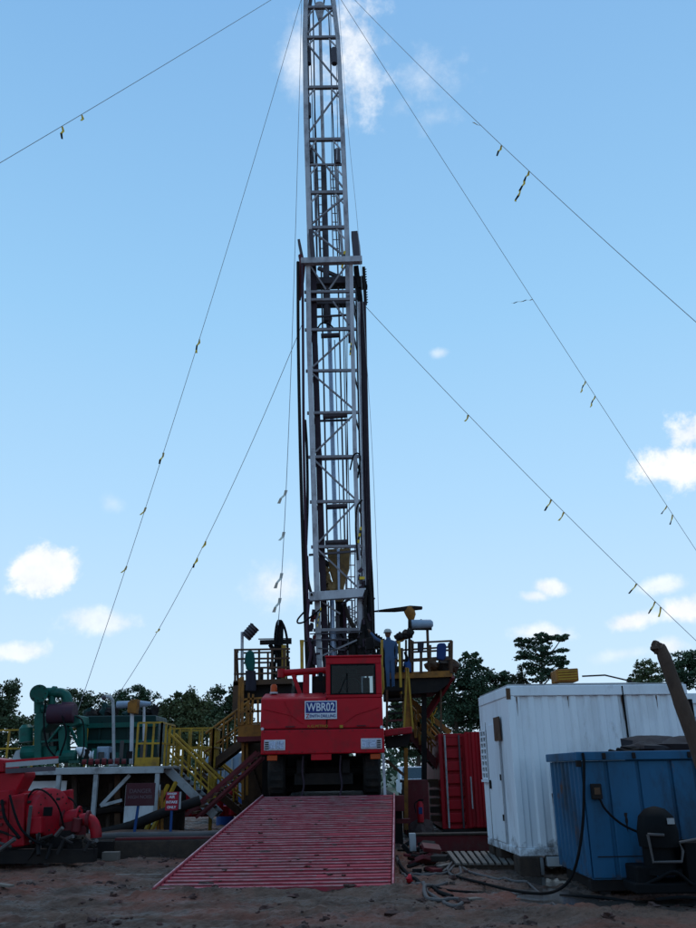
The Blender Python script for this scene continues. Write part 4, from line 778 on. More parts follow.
# hydraulic tong handle and control console beside the worker
tg = thing('power_tong','dark hydraulic tong with yellow arm hanging beside the worker','tool',(1.40,24.00,4.55))
mb = MB(); mb.beam((1.27,23.80,5.00),(1.73,23.80,5.25),.16,.10); mb.build('arm','orange',tg,bevel=.02)
for (x,y,r) in ((396,641,.13),(401,637,.15),(406,635,.14),(410,633,.12),(396,650,.13)): pass
mb = MB(); mb.blob((1.41,23.75,5.16),.14,1,.3); mb.blob((1.56,23.75,5.22),.13,2,.3); mb.blob((1.69,23.75,5.27),.12,3,.3); mb.build('jaw','dark',tg)
mb = MB(); mb.blob((1.27,23.80,4.81),(.11,.11,.15),4,.3); mb.tube(catm([(1.26,23.80,4.81),(1.28,23.80,4.53),(1.21,23.80,4.19)]),.05,6); mb.tube([(1.56,23.90,4.31),(1.59,23.90,5.10)],.03,6); mb.build('hanger','dark',tg)
for nm,pp,lab in (('grab_post',((0.79,22.60,3.42),(0.85,22.60,4.92)),'thin yellow post standing right beside the truck cab'),('grab_post',((1.35,23.20,3.54),(1.35,23.20,4.97)),'thin yellow post in front of the orange platform, right of the worker')):
    one(nm,MB().tube([pp[0],pp[1]],.036,8),'yellow',lab,'post',smooth=True)
gb = thing('gangway_board','tall narrow orange board tapering upward below the orange platform','board',(1.44,22.80,2.33))
mb = MB(); mb.prism([(p[0],p[2]) for p in ((1.46,22.80,4.19),(1.53,22.80,4.19),(1.61,22.80,2.61),(1.34,22.80,2.59))],22.7,22.8); mb.build('panel','orange',gb)
pbeam((1.51,22.66,4.17),(1.36,22.66,2.58),.05,'edge','yellow',gb); pbeam((1.53,22.66,4.17),(1.60,22.66,2.60),.05,'edge','yellow',gb)
rb = thing('side_bracket','dark red bracket beam sticking out right of the truck at bumper height','bracket',(1.14,21.60,2.42))
mb = MB(); mb.beam((0.80,21.60,2.46),(1.50,21.60,2.53),.20,.16); mb.build('beam','redp',rb,bevel=.02)
mb = MB(); mb.prism([(p[0],p[2]) for p in ((0.83,21.90,2.38),(1.49,21.90,2.45),(1.40,21.90,2.16),(0.87,21.90,2.12))],21.8,22.5); mb.build('box','dark',rb)
pbeam((0.93,22.20,3.56),(0.89,22.20,2.49),.06,'post','brown',rb)
for y in (701,714,722): pass
for p,q in (((0.90,22.30,3.32),(1.32,22.30,3.34)),((0.89,22.30,3.14),(1.31,22.30,3.16)),((0.89,22.30,2.97),(1.31,22.30,2.99)),((0.88,22.30,2.79),(1.30,22.30,2.81))): pbeam(p,q,.12,'step','redd' if p[2]<2.9 else 'dark',rb,.05)
pbeam((1.39,22.60,2.13),(1.32,22.60,0.18),.10,'leg','orange',rb); pbeam((0.86,22.50,1.84),(1.31,22.50,1.47),.07,'brace','brown',rb)

# ---- people: the worker reaching for the mast
def person(name, label, base, pose, coat, helmet='helm', h=1.72, legs_m=None):
    root = thing(name,label,'person',base); b = Vector(base)
    me = bpy.data.meshes.new('body'); J = pose; vs = [tuple(Vector(v[0])) for v in J['v']]
    me.from_pydata(vs, J['e'], []); me.update(); o = bpy.data.objects.new('body', me); col.objects.link(o); o.parent = root; o['_w'] = root['_w']
    sm = o.modifiers.new('skin','SKIN'); layer = me.skin_vertices[0] if me.skin_vertices else None
    if layer is None: bpy.context.view_layer.update()
    for i,v in enumerate(J['v']): me.skin_vertices[0].data[i].radius = v[1]
    me.skin_vertices[0].data[0].use_root = True
    ss = o.modifiers.new('sub','SUBSURF'); ss.levels = 2; ss.render_levels = 2
    me.materials.append(M[coat]); return root
pv = [((0,0,.92),(.15,.11)),((0,0,1.12),(.135,.10)),((-.01,0,1.36),(.17,.11)),((-.02,0,1.47),(.07,.07)),((-.03,-.01,1.56),(.06,.065)),
      ((-.07,0,.86),(.095,.10)),((-.07,-.02,.48),(.065,.065)),((-.07,.02,.09),(.05,.05)),((-.08,-.10,.04),(.045,.035)),
      ((.07,0,.86),(.095,.10)),((.07,0,.48),(.065,.065)),((.08,.03,.09),(.05,.05)),((.09,-.09,.04),(.045,.035)),
      ((-.20,0,1.40),(.06,.06)),((-.40,-.02,1.50),(.048,.048)),((-.56,.03,1.70),(.036,.036)),
      ((.18,.02,1.38),(.06,.06)),((.22,.02,1.12),(.048,.048)),((.17,.0,.88),(.036,.036))]
pe = [(0,1),(1,2),(2,3),(3,4),(0,5),(5,6),(6,7),(7,8),(0,9),(9,10),(10,11),(11,12),(2,13),(13,14),(14,15),(2,16),(16,17),(17,18)]
def worker(base, label, coat, s=1.0, mirror=1):
    root = person('person',label,base,{'v':[((Vector((p[0]*mirror*s,p[1]*s,p[2]*s))),(r[0]*s,r[1]*s)) for p,r in pv],'e':pe},coat)
    b = Vector(base); f = lambda x,y,z: b+Vector((x*mirror*s,y*s,z*s))
    mb = MB(); mb.tube([f(-.035,-.01,1.53),f(-.037,-.01,1.565),f(-.04,-.01,1.62),f(-.04,-.01,1.69),f(-.04,-.01,1.735)],[.05*s,.07*s,.085*s,.085*s,.05*s],12); mb.blob(f(-.085,-.085,1.625),.018*s,1,0,6,4); mb.blob(f(.045,-.02,1.63),(.012,.02,.03),1,0,6,4); mb.build('head','skin',root,smooth=True)
    mb = MB(); mb.tube([f(-.04,-.01,1.672),f(-.04,-.01,1.682),f(-.04,-.01,1.69),f(-.04,-.01,1.74),f(-.04,-.01,1.785),f(-.04,-.01,1.80)],[.135*s,.14*s,.115*s,.112*s,.075*s,.02],16); mb.build('helmet','helm',root,smooth=True)
    for (wx,wy,wz),(dx,dy,dz) in (((-.56,.03,1.70),(-.6,.15,.8)),((.17,.0,.88),(-.15,-.1,-1.0))):
        d = Vector((dx,dy,dz)).normalized(); sd_ = d.cross(Vector((0,0,1))).normalized(); w0 = Vector((wx,wy,wz))
        mb = MB(); pts = lambda v: f(v.x,v.y,v.z)
        mb.tube([pts(w0),pts(w0+d*.05),pts(w0+d*.09)],[.026*s,.036*s,.034*s],8)
        for i,ln in enumerate((.065,.078,.074,.058)):
            o_ = sd_*(-.028+.019*i); a_ = w0+d*.085+o_; mb.tube([pts(a_),pts(a_+d*ln*.55),pts(a_+d*ln*.85-Vector((0,0,.03)))],[.010*s,.009*s,.008*s],6)
        a_ = w0+d*.03-sd_*.03; mb.tube([pts(a_),pts(a_-sd_*.025+d*.03),pts(a_-sd_*.03+d*.06)],[.012*s,.010*s,.009*s],6)
        mb.build('hand','skin',root,smooth=True)
    for x,y in ((-.08,-.05),(.09,-.04)):
        mb = MB(); mb.blob(f(x,y,.05),(.055*s,.15*s,.055*s),2,.05,10,6); mb.build('boot','black',root,smooth=True)
    return root
mb = MB()
worker((1.08,23.30,3.66),'worker in blue coverall and white hard hat, reaching an arm up toward the mast','fab_b',.93)
wp = thing('catwalk','dark narrow catwalk the worker in blue stands on','walkway',(1.06,23.30,3.66))
mb = MB(); mb.b2((0.86,23.30,3.66)[0],(1.39,23.30,3.65)[0],23.0,24.2,(1.06,23.30,3.71)[2]-.10,(1.06,23.30,3.71)[2]-.01); mb.build('grating','dark',wp)
pbeam((1.34,23.40,3.69),(1.38,23.40,3.40),.05,'bracket','brown',wp)

mc_ = thing('winch_console','dark hydraulic console and hoses between the truck cab and the worker in blue','machine',(0.83,24.60,3.78))
for k in range(12):
    p = Vector(lerp((0.75,24.60,5.21),(1.00,24.60,3.89),rng.random()))+Vector((rng.normal()*.10,rng.normal()*.15,0)); mb = MB(); mb.box(p,(.12+.2*rng.random(),.2,.12+.3*rng.random()),(0,rng.normal()*.2,0)); mb.build('casing','dark' if k%3 else 'greyd',mc_,bevel=.015)
for k in range(5):
    a_ = Vector((0.68,24.20,5.39))+Vector((.07*k,0,-.05*k)); mb = MB(); mb.tube(catm([a_,a_+Vector((.1,0,-.5)),a_+Vector((.02+.05*k,0,-1.0)),a_+Vector((.1,0,-1.6))]),.03,6); mb.build('hose','black',mc_)
pn = thing('back_panel','dark machinery wall behind the worker legs','machine',(1.17,24.80,3.51))
mb = MB(); mb.b2((0.95,24.80,3.79)[0],(1.71,24.80,3.78)[0],24.9,25.6,(1.12,24.80,3.51)[2],(1.15,24.80,4.45)[2]); mb.build('wall','dark',pn,bevel=.03)
# ---- right stairs with yellow rails
SR = thing('stairway','stair with yellow handrails and dark red stringers descending right behind the red container','stairs',(2.60,25.00,1.05))
stairs(SR,(1.51,25.00,2.76),(2.81,25.00,1.25),.9,9,'redd','dark','orange',.98,4)
pbeam((1.71,24.90,3.51),(2.82,24.90,2.57),.09,'top_handrail','orange',SR,.14); pbeam((1.63,24.90,3.09),(2.65,24.90,2.17),.07,'mid_handrail','orange',SR,.10)
for p,q in (((1.91,24.90,3.39),(1.94,24.90,2.26)),((1.73,24.90,3.28),(1.83,24.90,2.45))): pbeam(p,q,.07,'post','orange',SR)
# frayed yellow tape knotted on the rail
mb = MB(); c = Vector((2.26,24.80,3.13))
tpe = thing('tape_knot','frayed yellow warning tape knotted on the right stair rail','tape',tuple(c))
for k in range(9):
    a_ = rng.random()*6.28; mb = MB(); mb.tube(catm([c,c+Vector((math.cos(a_)*.12,0,.1*math.sin(a_))),c+Vector((math.cos(a_)*.25,.02,-.15-.3*rng.random() if k>3 else .15))],3),.018,4); mb.build('strip','yellow',tpe)
# dark red cabinet, cans and extinguisher behind the ramp
cb = thing('steel_cabinet','dark red steel box under the platform, behind the fire extinguisher','box',(1.61,23.60,0.11))
mb = MB(); mb.b2((1.36,23.80,0.84)[0],(2.01,23.80,0.83)[0],23.6,24.6,0,(1.67,23.60,1.34)[2]); mb.build('body','redd',cb,bevel=.02)
mb = MB(); mb.b2((1.34,23.80,0.84)[0],(2.60,23.80,0.82)[0],24.7,25.2,(1.66,23.60,1.26)[2],(1.67,23.60,1.34)[2]); mb.build('shelf','brown',cb)
for k in range(5):
    mb = MB(); z = .25+.22*k; mb.b2((2.15,24.80,0.80)[0],(2.48,24.80,0.79)[0],24.6,25.0,z,z+.15); mb.build('plank','wood' if k%2 else 'brown',cb)
ex = thing('fire_extinguisher','small red fire extinguisher standing in the mud by the dark red box','extinguisher',(1.69,22.50,0.27))
e0 = Vector((1.69,22.50,0.32)); e0.z = (1.70,22.50,0.36)[2]
zt = (1.72,22.50,0.83)[2]; z0_ = (1.70,22.50,0.36)[2]
mb = MB(); mb.tube([(e0.x,22.5,z0_),(e0.x,22.5,zt-.06),(e0.x,22.5,zt),(e0.x,22.5,zt+.02)],[.085,.085,.05,.03],14); eb = mb.build('cylinder','redp',ex,smooth=True)
mb = MB(); mb.b2(e0.x-.03,e0.x+.09,22.47,22.53,zt+.022,zt+.06); mb.build('valve','black',ex); mb = MB(); mb.tube(catm([(e0.x-.03,22.5,zt+.04),(e0.x-.14,22.45,zt-.05),(e0.x-.12,22.42,zt-.25)]),.014,6); mb.build('nozzle_hose','black',ex)
mb = MB(); mb.b2(e0.x-.05,e0.x+.05,22.412,22.416,zt-.28,zt-.12); mb.build('label_panel','fab_n',ex)
pd = one('stone_pedestal',MB().blob((e0.x,22.6,.05),(.35,.35,z0_+.0),5,.2,12,8),'clod','low mound of mud under the fire extinguisher','mud')

# ================================================================== right side: containers and tank
def corr(p, q, z0, z1, pitch=.26, depth=.035, th=.03):
    """vertical trapezoid corrugation between plan points p and q"""
    p = Vector((p[0],p[1],0)); q = Vector((q[0],q[1],0)); d = (q-p); Lg = d.length; d.normalize(); n = Vector((d.y,-d.x,0))
    k = max(1,round(Lg/pitch)); pit = Lg/k; pts = []
    for i in range(k):
        for t,o in ((.0,0),(.36,0),(.5,-depth),(.86,-depth)): pts.append(p+d*(pit*(i+t))+n*o)
    pts.append(q); m = len(pts); vs = [(a.x,a.y,z0) for a in pts]+[(a.x,a.y,z1) for a in pts]+[(a.x-n.x*th,a.y-n.y*th,z0) for a in pts]+[(a.x-n.x*th,a.y-n.y*th,z1) for a in pts]
    fs = []
    for i in range(m-1): fs += [(i,i+1,i+1+m,i+m),(i+2*m+1,i+2*m,i+3*m,i+3*m+1),(i+m,i+m+1,i+3*m+1,i+3*m),(i+1,i,i+2*m,i+2*m+1)]
    mb = MB(); mb.add(vs,fs); return mb
class Fr:
    """local frame: u along the front, w into depth"""
    def __init__(s, o, ang): a = R_(ang); s.o = Vector(o); s.u = Vector((math.cos(a),math.sin(a),0)); s.w = Vector((-math.sin(a),math.cos(a),0)); s.a = a
    def __call__(s, u, w, z): return s.o+s.u*u+s.w*w+Vector((0,0,z))
    def box(s, mb, u0,u1,w0,w1,z0,z1): return mb.box(s((u0+u1)/2,(w0+w1)/2,(z0+z1)/2),(u1-u0,w1-w0,z1-z0),(0,0,s.a))
C1 = thing('site_container','white corrugated site container with a barred window in its end wall','container',(2.66,14.51,.27))
f = Fr((2.66,14.51,0),3.3); LN, DP, za, zb = 3.15, 2.45, .27, 2.92
corr(f(.12,.03,0),f(LN-.10,.03,0),za+.12,zb-.17,.245,.032).build('corrugated_wall','white',C1)
mb = MB(); f.box(mb,0,LN,0,.14,zb-.168,zb); mb.build('top_rail','white',C1,bevel=.012)
mb = MB(); f.box(mb,0,LN,DP-.14,DP,zb-.168,zb); mb.build('top_rail','white',C1,bevel=.012)
mb = MB(); f.box(mb,0,.14,.142,DP-.142,zb-.168,zb-.001); mb.build('top_rail','white',C1,bevel=.012)
mb = MB(); f.box(mb,0,LN,0,.12,za,za+.118); mb.build('bottom_rail','white',C1,bevel=.012)
mb = MB(); f.box(mb,0,.12,.122,DP,za,za+.118); mb.build('bottom_rail','white',C1,bevel=.012)
for u0,w0 in ((0,0),(LN-.12,0),(0,DP-.12)):
    mb = MB(); f.box(mb,u0+.002,u0+.12,w0+.002,w0+.12,za+.119,zb-.169); mb.build('corner_post','white',C1,bevel=.015)
mb = MB(); f.box(mb,.02,.06,.122,DP-.122,za+.119,zb-.169); mb.build('end_wall','white',C1)
mb = MB(); f.box(mb,0.03,LN-.03,.03,DP-.03,zb+.002,zb+.03); mb.build('roof','whited',C1)
mb = MB(); f.box(mb,LN-.2,LN-.04,.2,DP-.1,za,zb-.01); mb.build('end_wall','white',C1)
mb = MB(); f.box(mb,.1,LN-.1,.15,DP-.1,za,za+.05); mb.build('floor','dark',C1)
# rusty corner bracket, small marks, the black joint strip
mb = MB(); f.box(mb,-.012,.05,-.012,.05,zb-.22,zb-.04); mb.build('corner_casting','brown',C1)
mb = MB(); f.box(mb,2.00,2.02,-.006,.034,za+.12,zb-.02); mb.build('joint_strip','black',C1)
mb = MB(); f.box(mb,LN-.01,LN+.06,-.01,.03,za+.1,zb-.25); mb.build('joint_strip','black',C1)
for (u,z) in ((.98,1.63),(1.02,1.25),(.99,.9)): mb = MB(); mb.cyl(f(u,.0,z),f(u,.03,z),.02,n=8); mb.build('bolt','dark',C1)
# door, window with bars, brown vent plate on the end wall
mb = MB(); f.box(mb,-.012,.019,.86,1.86,za+.13,2.36); dd = mb.build('door','white',C1,bevel=.008)
mb = MB(); f.box(mb,-.02,-.0125,.80,.845,za+.12,2.42); f.box(mb,-.02,-.0125,1.865,1.90,za+.12,2.42); mb.build('door_frame','whited',dd)
mb = MB(); f.box(mb,-.05,-.02,1.70,1.74,1.25,1.40); mb.build('handle','dark',dd)
mb = MB(); f.box(mb,-.03,.018,.84,1.30,2.02,2.40); 
mb = MB(); f.box(mb,-.03,-.013,.66,1.12,2.06,2.46); mb.build('vent_plate','brown',C1)
mb = MB(); f.box(mb,-.004,.019,1.90,2.40,1.42,2.28); wd = mb.build('window','glassd',C1)
for i in range(3): mb = MB(); f.box(mb,-.03,-.006,1.895+.235*i,1.935+.235*i,1.42,2.28); mb.build('bar','white',wd)
for i in range(9): mb = MB(); f.box(mb,-.027,-.008,1.90,2.40,1.405+.107*i,1.44+.107*i); mb.build('bar','white',wd)
mb = MB(); f.box(mb,-.05,.0,1.88,2.42,1.36,1.40); mb.build('sill','white',wd)
# what holds it up
for (u,w,m_,lab) in ((.06,.1,'dark','rough dark timber block under the near corner of the white container'),(.1,1.6,'dark','timber block under the door end of the white container'),(.1,2.2,'dark','timber block under the far end of the white container')):
    p = f(u,w,0); one('support_block',MB().box((p.x+.08,p.y+.1,.12),(.34,.5,.30)),'wood',lab,'support','timber blocks under the white container',bevel=.02)
p = f(.42,-.02,.0); one('support_drum',MB().tube([(p.x-.14,p.y+.10,0.0),(p.x-.14,p.y+.10,.25)],.11,14),'whited','pale metal drum wedged under the front of the white container','drum',smooth=True)
one('support_beam',MB().box((p.x+.45,p.y+.08,.19),(.9,.22,.14)),'whited','whitish steel beam lying under the front edge of the white container','beam',bevel=.01)
# low white cover and yellow unit on the roof
cv2 = thing('roof_cover','shallow white cover on the roof of the white container','cover',f(1.6,1.2,zb+.03))
mb = MB(); a = [f(.8,.3,zb+.03),f(3.0,.3,zb+.03),f(3.0,2.2,zb+.03),f(.8,2.2,zb+.03),f(1.2,.9,zb+.12),f(2.6,.9,zb+.12),f(2.6,1.7,zb+.12),f(1.2,1.7,zb+.12)]
mb.add(a,[(0,1,5,4),(1,2,6,5),(2,3,7,6),(3,0,4,7),(4,5,6,7),(3,2,1,0)]); mb.build('sheet','whited',cv2)
ac = thing('roof_unit','small orange yellow box on the roof of the white container','unit',(4.23,16.60,3.19))
P_ = [(4.04,16.60,3.41),(4.48,16.60,3.43),(4.47,16.60,3.18),(4.04,16.60,3.17)]
mb = MB(); mb.prism([(p[0],p[2]) for p in P_],16.6,17.1); bo_ = mb.build('casing','orange',ac,bevel=.02)
for k in range(4): pbeam(lerp(P_[0],P_[3],.2+.2*k)+Vector((.03,-.008,0)),lerp(P_[1],P_[2],.2+.2*k)+Vector((-.03,-.008,0)),.02,'louvre','yellow',ac,.02)
one('roof_rod',MB().tube([f(1.5,.5,zb+.2),f(1.9,.45,zb+.21),f(2.4,.5,zb+.10)],.014,6),'dark','thin bent rod lying on the white container roof','rod')
# second container further right
C2 = thing('site_container','second white container at the right picture edge, with a blue pane','container',(6.4,17.0,.2))
f2_ = Fr((6.35,17.0,0),1.0)
corr(f2_(.1,.03,0),f2_(4,.03,0),.3,2.75,.26,.03).build('corrugated_wall','white',C2)
mb = MB(); f2_.box(mb,0,4,0,.12,2.752,2.95); mb.build('top_rail','white',C2,bevel=.01); mb = MB(); f2_.box(mb,0,.12,0.002,.12,.2,2.75); mb.build('corner_post','white',C2)
mb = MB(); f2_.box(mb,.02,4,.1,2.4,.2,2.94); mb.build('box_body','whited',C2)
mb = MB(); f2_.box(mb,.22,1.0,-.03,.0,1.75,2.5); mb.build('window','tin',C2)
# blue tank
BT = thing('blue_tank','large scratched blue steel tank with an overhanging rim, right foreground','tank',(3.22,12.3,.1))
f = Fr((3.20,12.30,0),0.6); LT, DT, z0, z1 = 3.0, 1.80, .17, 1.80
mb = MB(); f.box(mb,.03,LT,.03,DT-.03,z0,z1-.12); mb.build('shell','blue',BT)
seams = [0,.36,.80,1.26,1.60,2.1,2.5,3.0]
for i,(a,b_) in enumerate(zip(seams,seams[1:])):
    mb = MB(); q = .012 if i%2 else .0; f.box(mb,a+.02,b_-.03,.0-q,.028,z0+.02,z1-.13); mb.build('panel','blue',BT,bevel=.012)
corr(f(.0,DT,0),f(.0,.0,0),z0+.02,z1-.125,.22,.028,.02).build('corrugated_side','blue',BT)
mb = MB(); f.box(mb,-.06,LT,-.06,.05,z1-.118,z1); mb.build('rim','blue',BT,bevel=.012)
mb = MB(); f.box(mb,-.06,.05,.052,DT,z1-.118,z1-.002); mb.build('rim','blue',BT,bevel=.012)
mb = MB(); f.box(mb,.05,LT,.05,DT,z1-.10,z1-.05); mb.build('lid','redd',BT)
mb = MB(); f.box(mb,-.065,-.0,-.065,.0,z1-.20,z1-.115); mb.build('corner_lug','dark',BT)
for u in (.1,1.2,2.4): mb = MB(); f.box(mb,u,u+.14,.05,DT,-.05,z0-.002); mb.build('skid','dark',BT)
mb = MB(); f.box(mb,-.02,LT,.04,.16,.03,z0-.004); mb.build('skid_rail','dark',BT,bevel=.01)
mb = MB(); f.box(mb,2.17,2.18,-.0135,.03,z0,z1-.13); mb.build('joint_strip','black',BT)
mb = MB(); f.box(mb,2.0,2.06,-.0135,-.0125,.9,1.5)
# stain streaks run down the paint
for (u,zt,zl,w) in ((1.72,1.55,.50,.035),(1.78,1.42,.30,.025),(.55,1.0,.25,.02),(1.15,.62,.28,.03)):
    mb = MB(); pts = []; n = 9
    for i in range(n+1): pts.append((u-w*(1-(i/n)**2)*(1+.3*math.sin(i*2.)),zt-zl*i/n))
    for i in range(n,-1,-1): pts.append((u+w*(1-(i/n)**2)*(1+.3*math.cos(i*1.7)),zt-zl*i/n))
    vs = [f(a,-.0150,z) for a,z in pts]; mb.add(vs,[tuple(range(len(vs)))]); mb.build('stain','greenk' if zt>1.2 else 'dark',BT)
bx = thing('socket_box','small dark socket box fixed to the front of the blue tank','box',f(.16,-.05,1.2))
mb = MB(); f.box(mb,.10,.24,-.09,-.001,1.18,1.38); mb.build('casing','dark',bx,bevel=.012); mb = MB(); f.box(mb,.13,.21,-.10,-.091,1.24,1.33); mb.build('cover','brown',bx); 
cbl = one('cable',MB().tube(catm([f(.2,-.07,1.18),f(.26,-.10,1.04),f(.45,-.13,.86),f(.72,-.2,.74),f(1.05,-.30,.70)]),.016,6),'black','black cable sagging across the blue tank front from the socket box to the pump','cable',smooth=True)
cb2 = one('cable',MB().tube(catm([f(.03,-.08,z1-.02),f(.02,-.12,z1-.15),f(-.02,-.12,1.3),f(-.08,-.12,.9),f(-.18,-.1,.5),f(-.30,-.02,.2),(2.72,12.35,.05),(2.45,12.25,.03),(2.15,12.6,.03),(1.85,13.2,.05),(1.62,13.9,.05),(1.5,14.5,.06)]),.020,6),'black','long black cable hanging down the near corner of the blue tank','cable',smooth=True)
# bundle on the tank
tb_ = thing('tarp_bundle','dark crumpled tarpaulin bundle lying on top of the blue tank','tarpaulin',f(1.5,.9,z1-.05))
for (u,w,r,s) in ((1.15,.5,(.34,.3,.10),1),(1.65,.5,(.5,.3,.15),2),(1.45,.9,(.6,.4,.18),4),(2.1,.6,(.35,.3,.09),6)): mb = MB(); mb.blob(f(u,w,z1+.03),r,s,.25,16,8); mb.build('tarp_fold','tarp',tb_,smooth=True)
ht = thing('hose_coil','coils of dark hose beside the tarpaulin on the blue tank','hose',f(.8,.5,z1-.05))
for k in range(3): mb = MB(); c = f(.78+.12*k,.45,z1+.0+.02*k); mb.tube([c+Vector((.2*math.cos(t*math.pi/8),.2*math.sin(t*math.pi/8),.02*math.sin(t))) for t in range(17)],.022,6); mb.build('coil','black',ht,smooth=True)
for k in range(4): mb = MB(); c = f(2.45+.1*k,.25,z1-.04); mb.tube(catm([c,c+Vector((.03,0,.10)),c+Vector((.07,0,.09)),c+Vector((.10,0,.0))]),.012,6); mb.build('wire_loop','dark',ht)
# black pump in front of the tank
PM = thing('mud_pump','black dome topped pump set with a pale pipe frame in front of the blue tank','pump',(4.0,11.6,0))
mx_, my = 4.02, 11.75
mb = MB(); mb.tube([(mx_-.05,my,.62),(mx_-.05,my,.80),(mx_-.05,my,.98),(mx_-.05,my,1.07),(mx_-.05,my,1.10)],[.25,.26,.22,.13,.02],18); mb.build('motor','black',PM,smooth=True)
mb = MB(); mb.tube([(mx_-.07,my,.30),(mx_-.07,my,.62)],.20,16); mb.tube([(mx_-.07,my,.30),(mx_-.07,my,.36)],.27,16); mb.build('gear_case','black',PM,smooth=True)
mb = MB(); mb.box((mx_+.06,my-.235,.93),(.09,.02,.07)); mb.build('type_plate','whited',PM)
mb = MB(); mb.tube([(mx_-.26,my-.24,.78),(mx_-.24,my-.26,.46),(mx_+.12,my-.26,.46),(mx_+.16,my-.24,.58),(mx_+.13,my-.24,.68),(mx_+.5,my-.2,.73)],.018,8); mb.tube([(mx_-.26,my-.24,.78),(mx_-.06,my-.27,.77)],.018,6); mb.build('pipe_frame','hose',PM)
mb = MB(); mb.box((mx_-.05,my,.16),(.9,.55,.12)); mb.box((mx_+.45,my+.05,.40),(.5,.5,.55)); mb.box((mx_-.3,my+.1,.25),(.25,.5,.3)); mb.build('base','black',PM,bevel=.02)
mb = MB(); mb.tube(catm([(mx_-.4,my-.2,.18),(mx_-.2,my-.28,.28),(mx_,my-.3,.35),(mx_+.2,my-.3,.2)]),.022,8); mb.tube(catm([(mx_-.3,my-.35,.05),(mx_,my-.42,.08),(mx_+.3,my-.38,.05)]),.02,6); mb.build('hose','black',PM,smooth=True)
mb = MB(); mb.blob((mx_+.52,my-.15,.30),(.06,.06,.09),1,.3,8,6); mb.blob((mx_+.50,my-.2,.10),(.09,.07,.09),2,.3,8,6); mb.build('valve','whited',PM)
# leaning log
lg = MB(); a = Vector((4.04,10.20,1.82)); b_ = Vector((3.80,10.20,2.90)); d = (a-b_).normalized(); a0 = a+d*2.0; pts = [a0,a+d*.9,a,lerp(a,b_,.35),lerp(a,b_,.7),b_,b_+Vector((-.03,0,.06))]; lg.tube(catm(pts,4),[.10]*8+[.09]*6+[.082]*6+[.072]*4+[.05],12)
lo = one('leaning_log',lg,'logm','rough bare log leaning in front of the white container at the right picture edge','log',smooth=True)
tip = MB(); tip.blob(Vector((3.74,10.20,2.95)),(.075,.07,.065),3,.6,10,7); tp = tip; tip.v = [tuple(Vector(v)-lo.location) for v in tip.v]; to = tip.build('knot','logm',None,smooth=True); to.parent = lo
# red container with its doors
RC = thing('freight_container','red freight container end with closed doors and pale locking rods','container',(2.90,24.00,0.17))
x0, x1 = (2.38,24.00,1.32)[0], (2.38,24.00,1.32)[0]+2.44; zb_, zt_ = .10, 2.52
mb = MB(); mb.b2(x0+.01,x1,24.06,30,zb_,zt_-.01); mb.build('box_body','redc',RC)
xm = (3.04,24.00,1.31)[0]
for a_ in ((x0,x0+.10,23.95,24.058,zb_,zt_),(x0+.102,xm,23.95,24.058,zt_-.10,zt_),(x0+.1,xm,23.95,24.058,zb_,zb_+.08)):
    mb = MB(); mb.b2(*a_); mb.build('door_frame','redc',RC,bevel=.01)
for i in range(7):
    z = zb_+.12+i*.325; mb = MB(); mb.box(((x0+xm)/2+.05,23.985,z+.15),(xm-x0-.14,.05,.24)); mb.build('door_panel','redc',RC,bevel=.02)
corr((xm+.04,23.80,0),(x1,23.4,0),zb_+.05,zt_+.03,.2,.05).build('open_door','redc',RC)
for x in (x0+.17,xm-.10):
    mb = MB(); mb.tube([(x,23.90,zb_+.02),(x,23.90,zt_-.04)],.026,8); mb.build('lock_rod','whited' if x<x0+.3 else 'greyd',RC)
mb = MB(); mb.tube([(xm+.14,23.70,zb_+.5),(xm+.14,23.70,1.4)],.02,6); mb.build('handle','whited',RC)
mb = MB(); mb.b2(x0,x1,23.9,24.0,-.1,zb_-.004); mb.build('skid','dark',RC)
# dark red beam and pallet on the ground
one('red_beam',MB().box((2.05,18.9,.15),(1.75,.35,.30)),'redd','dark red steel beam lying on the mud in front of the red container','beam',bevel=.015)
one('grey_plank',MB().box((2.05,18.88,.325),(1.78,.36,.04)),'wood','thin weathered plank lying along the top of the dark red beam','plank',bevel=.008)
PT = thing('pallet','weathered timber pallet lying in the mud left of the white container','pallet',(2.45,17.1,.1))
p0, p1 = Vector((1.79,17.44,0.12)), Vector((2.93,17.24,0.12)); p2 = Vector((2.71,15.11,0.12)); p3 = Vector((1.71,15.26,0.12))
for k in range(9):
    t0, t1 = k/9, (k+.62)/9; a,b_,c,d = p0.lerp(p1,t0),p0.lerp(p1,t1),p3.lerp(p2,t1),p3.lerp(p2,t0); mb = MB(); q = Vector((0,0,-.03)); mb.add([a,b_,c,d,a+q,b_+q,c+q,d+q],[(0,3,2,1),(4,5,6,7),(0,1,5,4),(1,2,6,5),(2,3,7,6),(3,0,4,7)]); mb.build('slat','pallet',PT)
for t in (.05,.5,.95): a,b_ = p0.lerp(p3,t),p1.lerp(p2,t); pbeam(a-Vector((0,0,.075)),b_-Vector((0,0,.075)),.09,'bearer','wood',PT,.08)
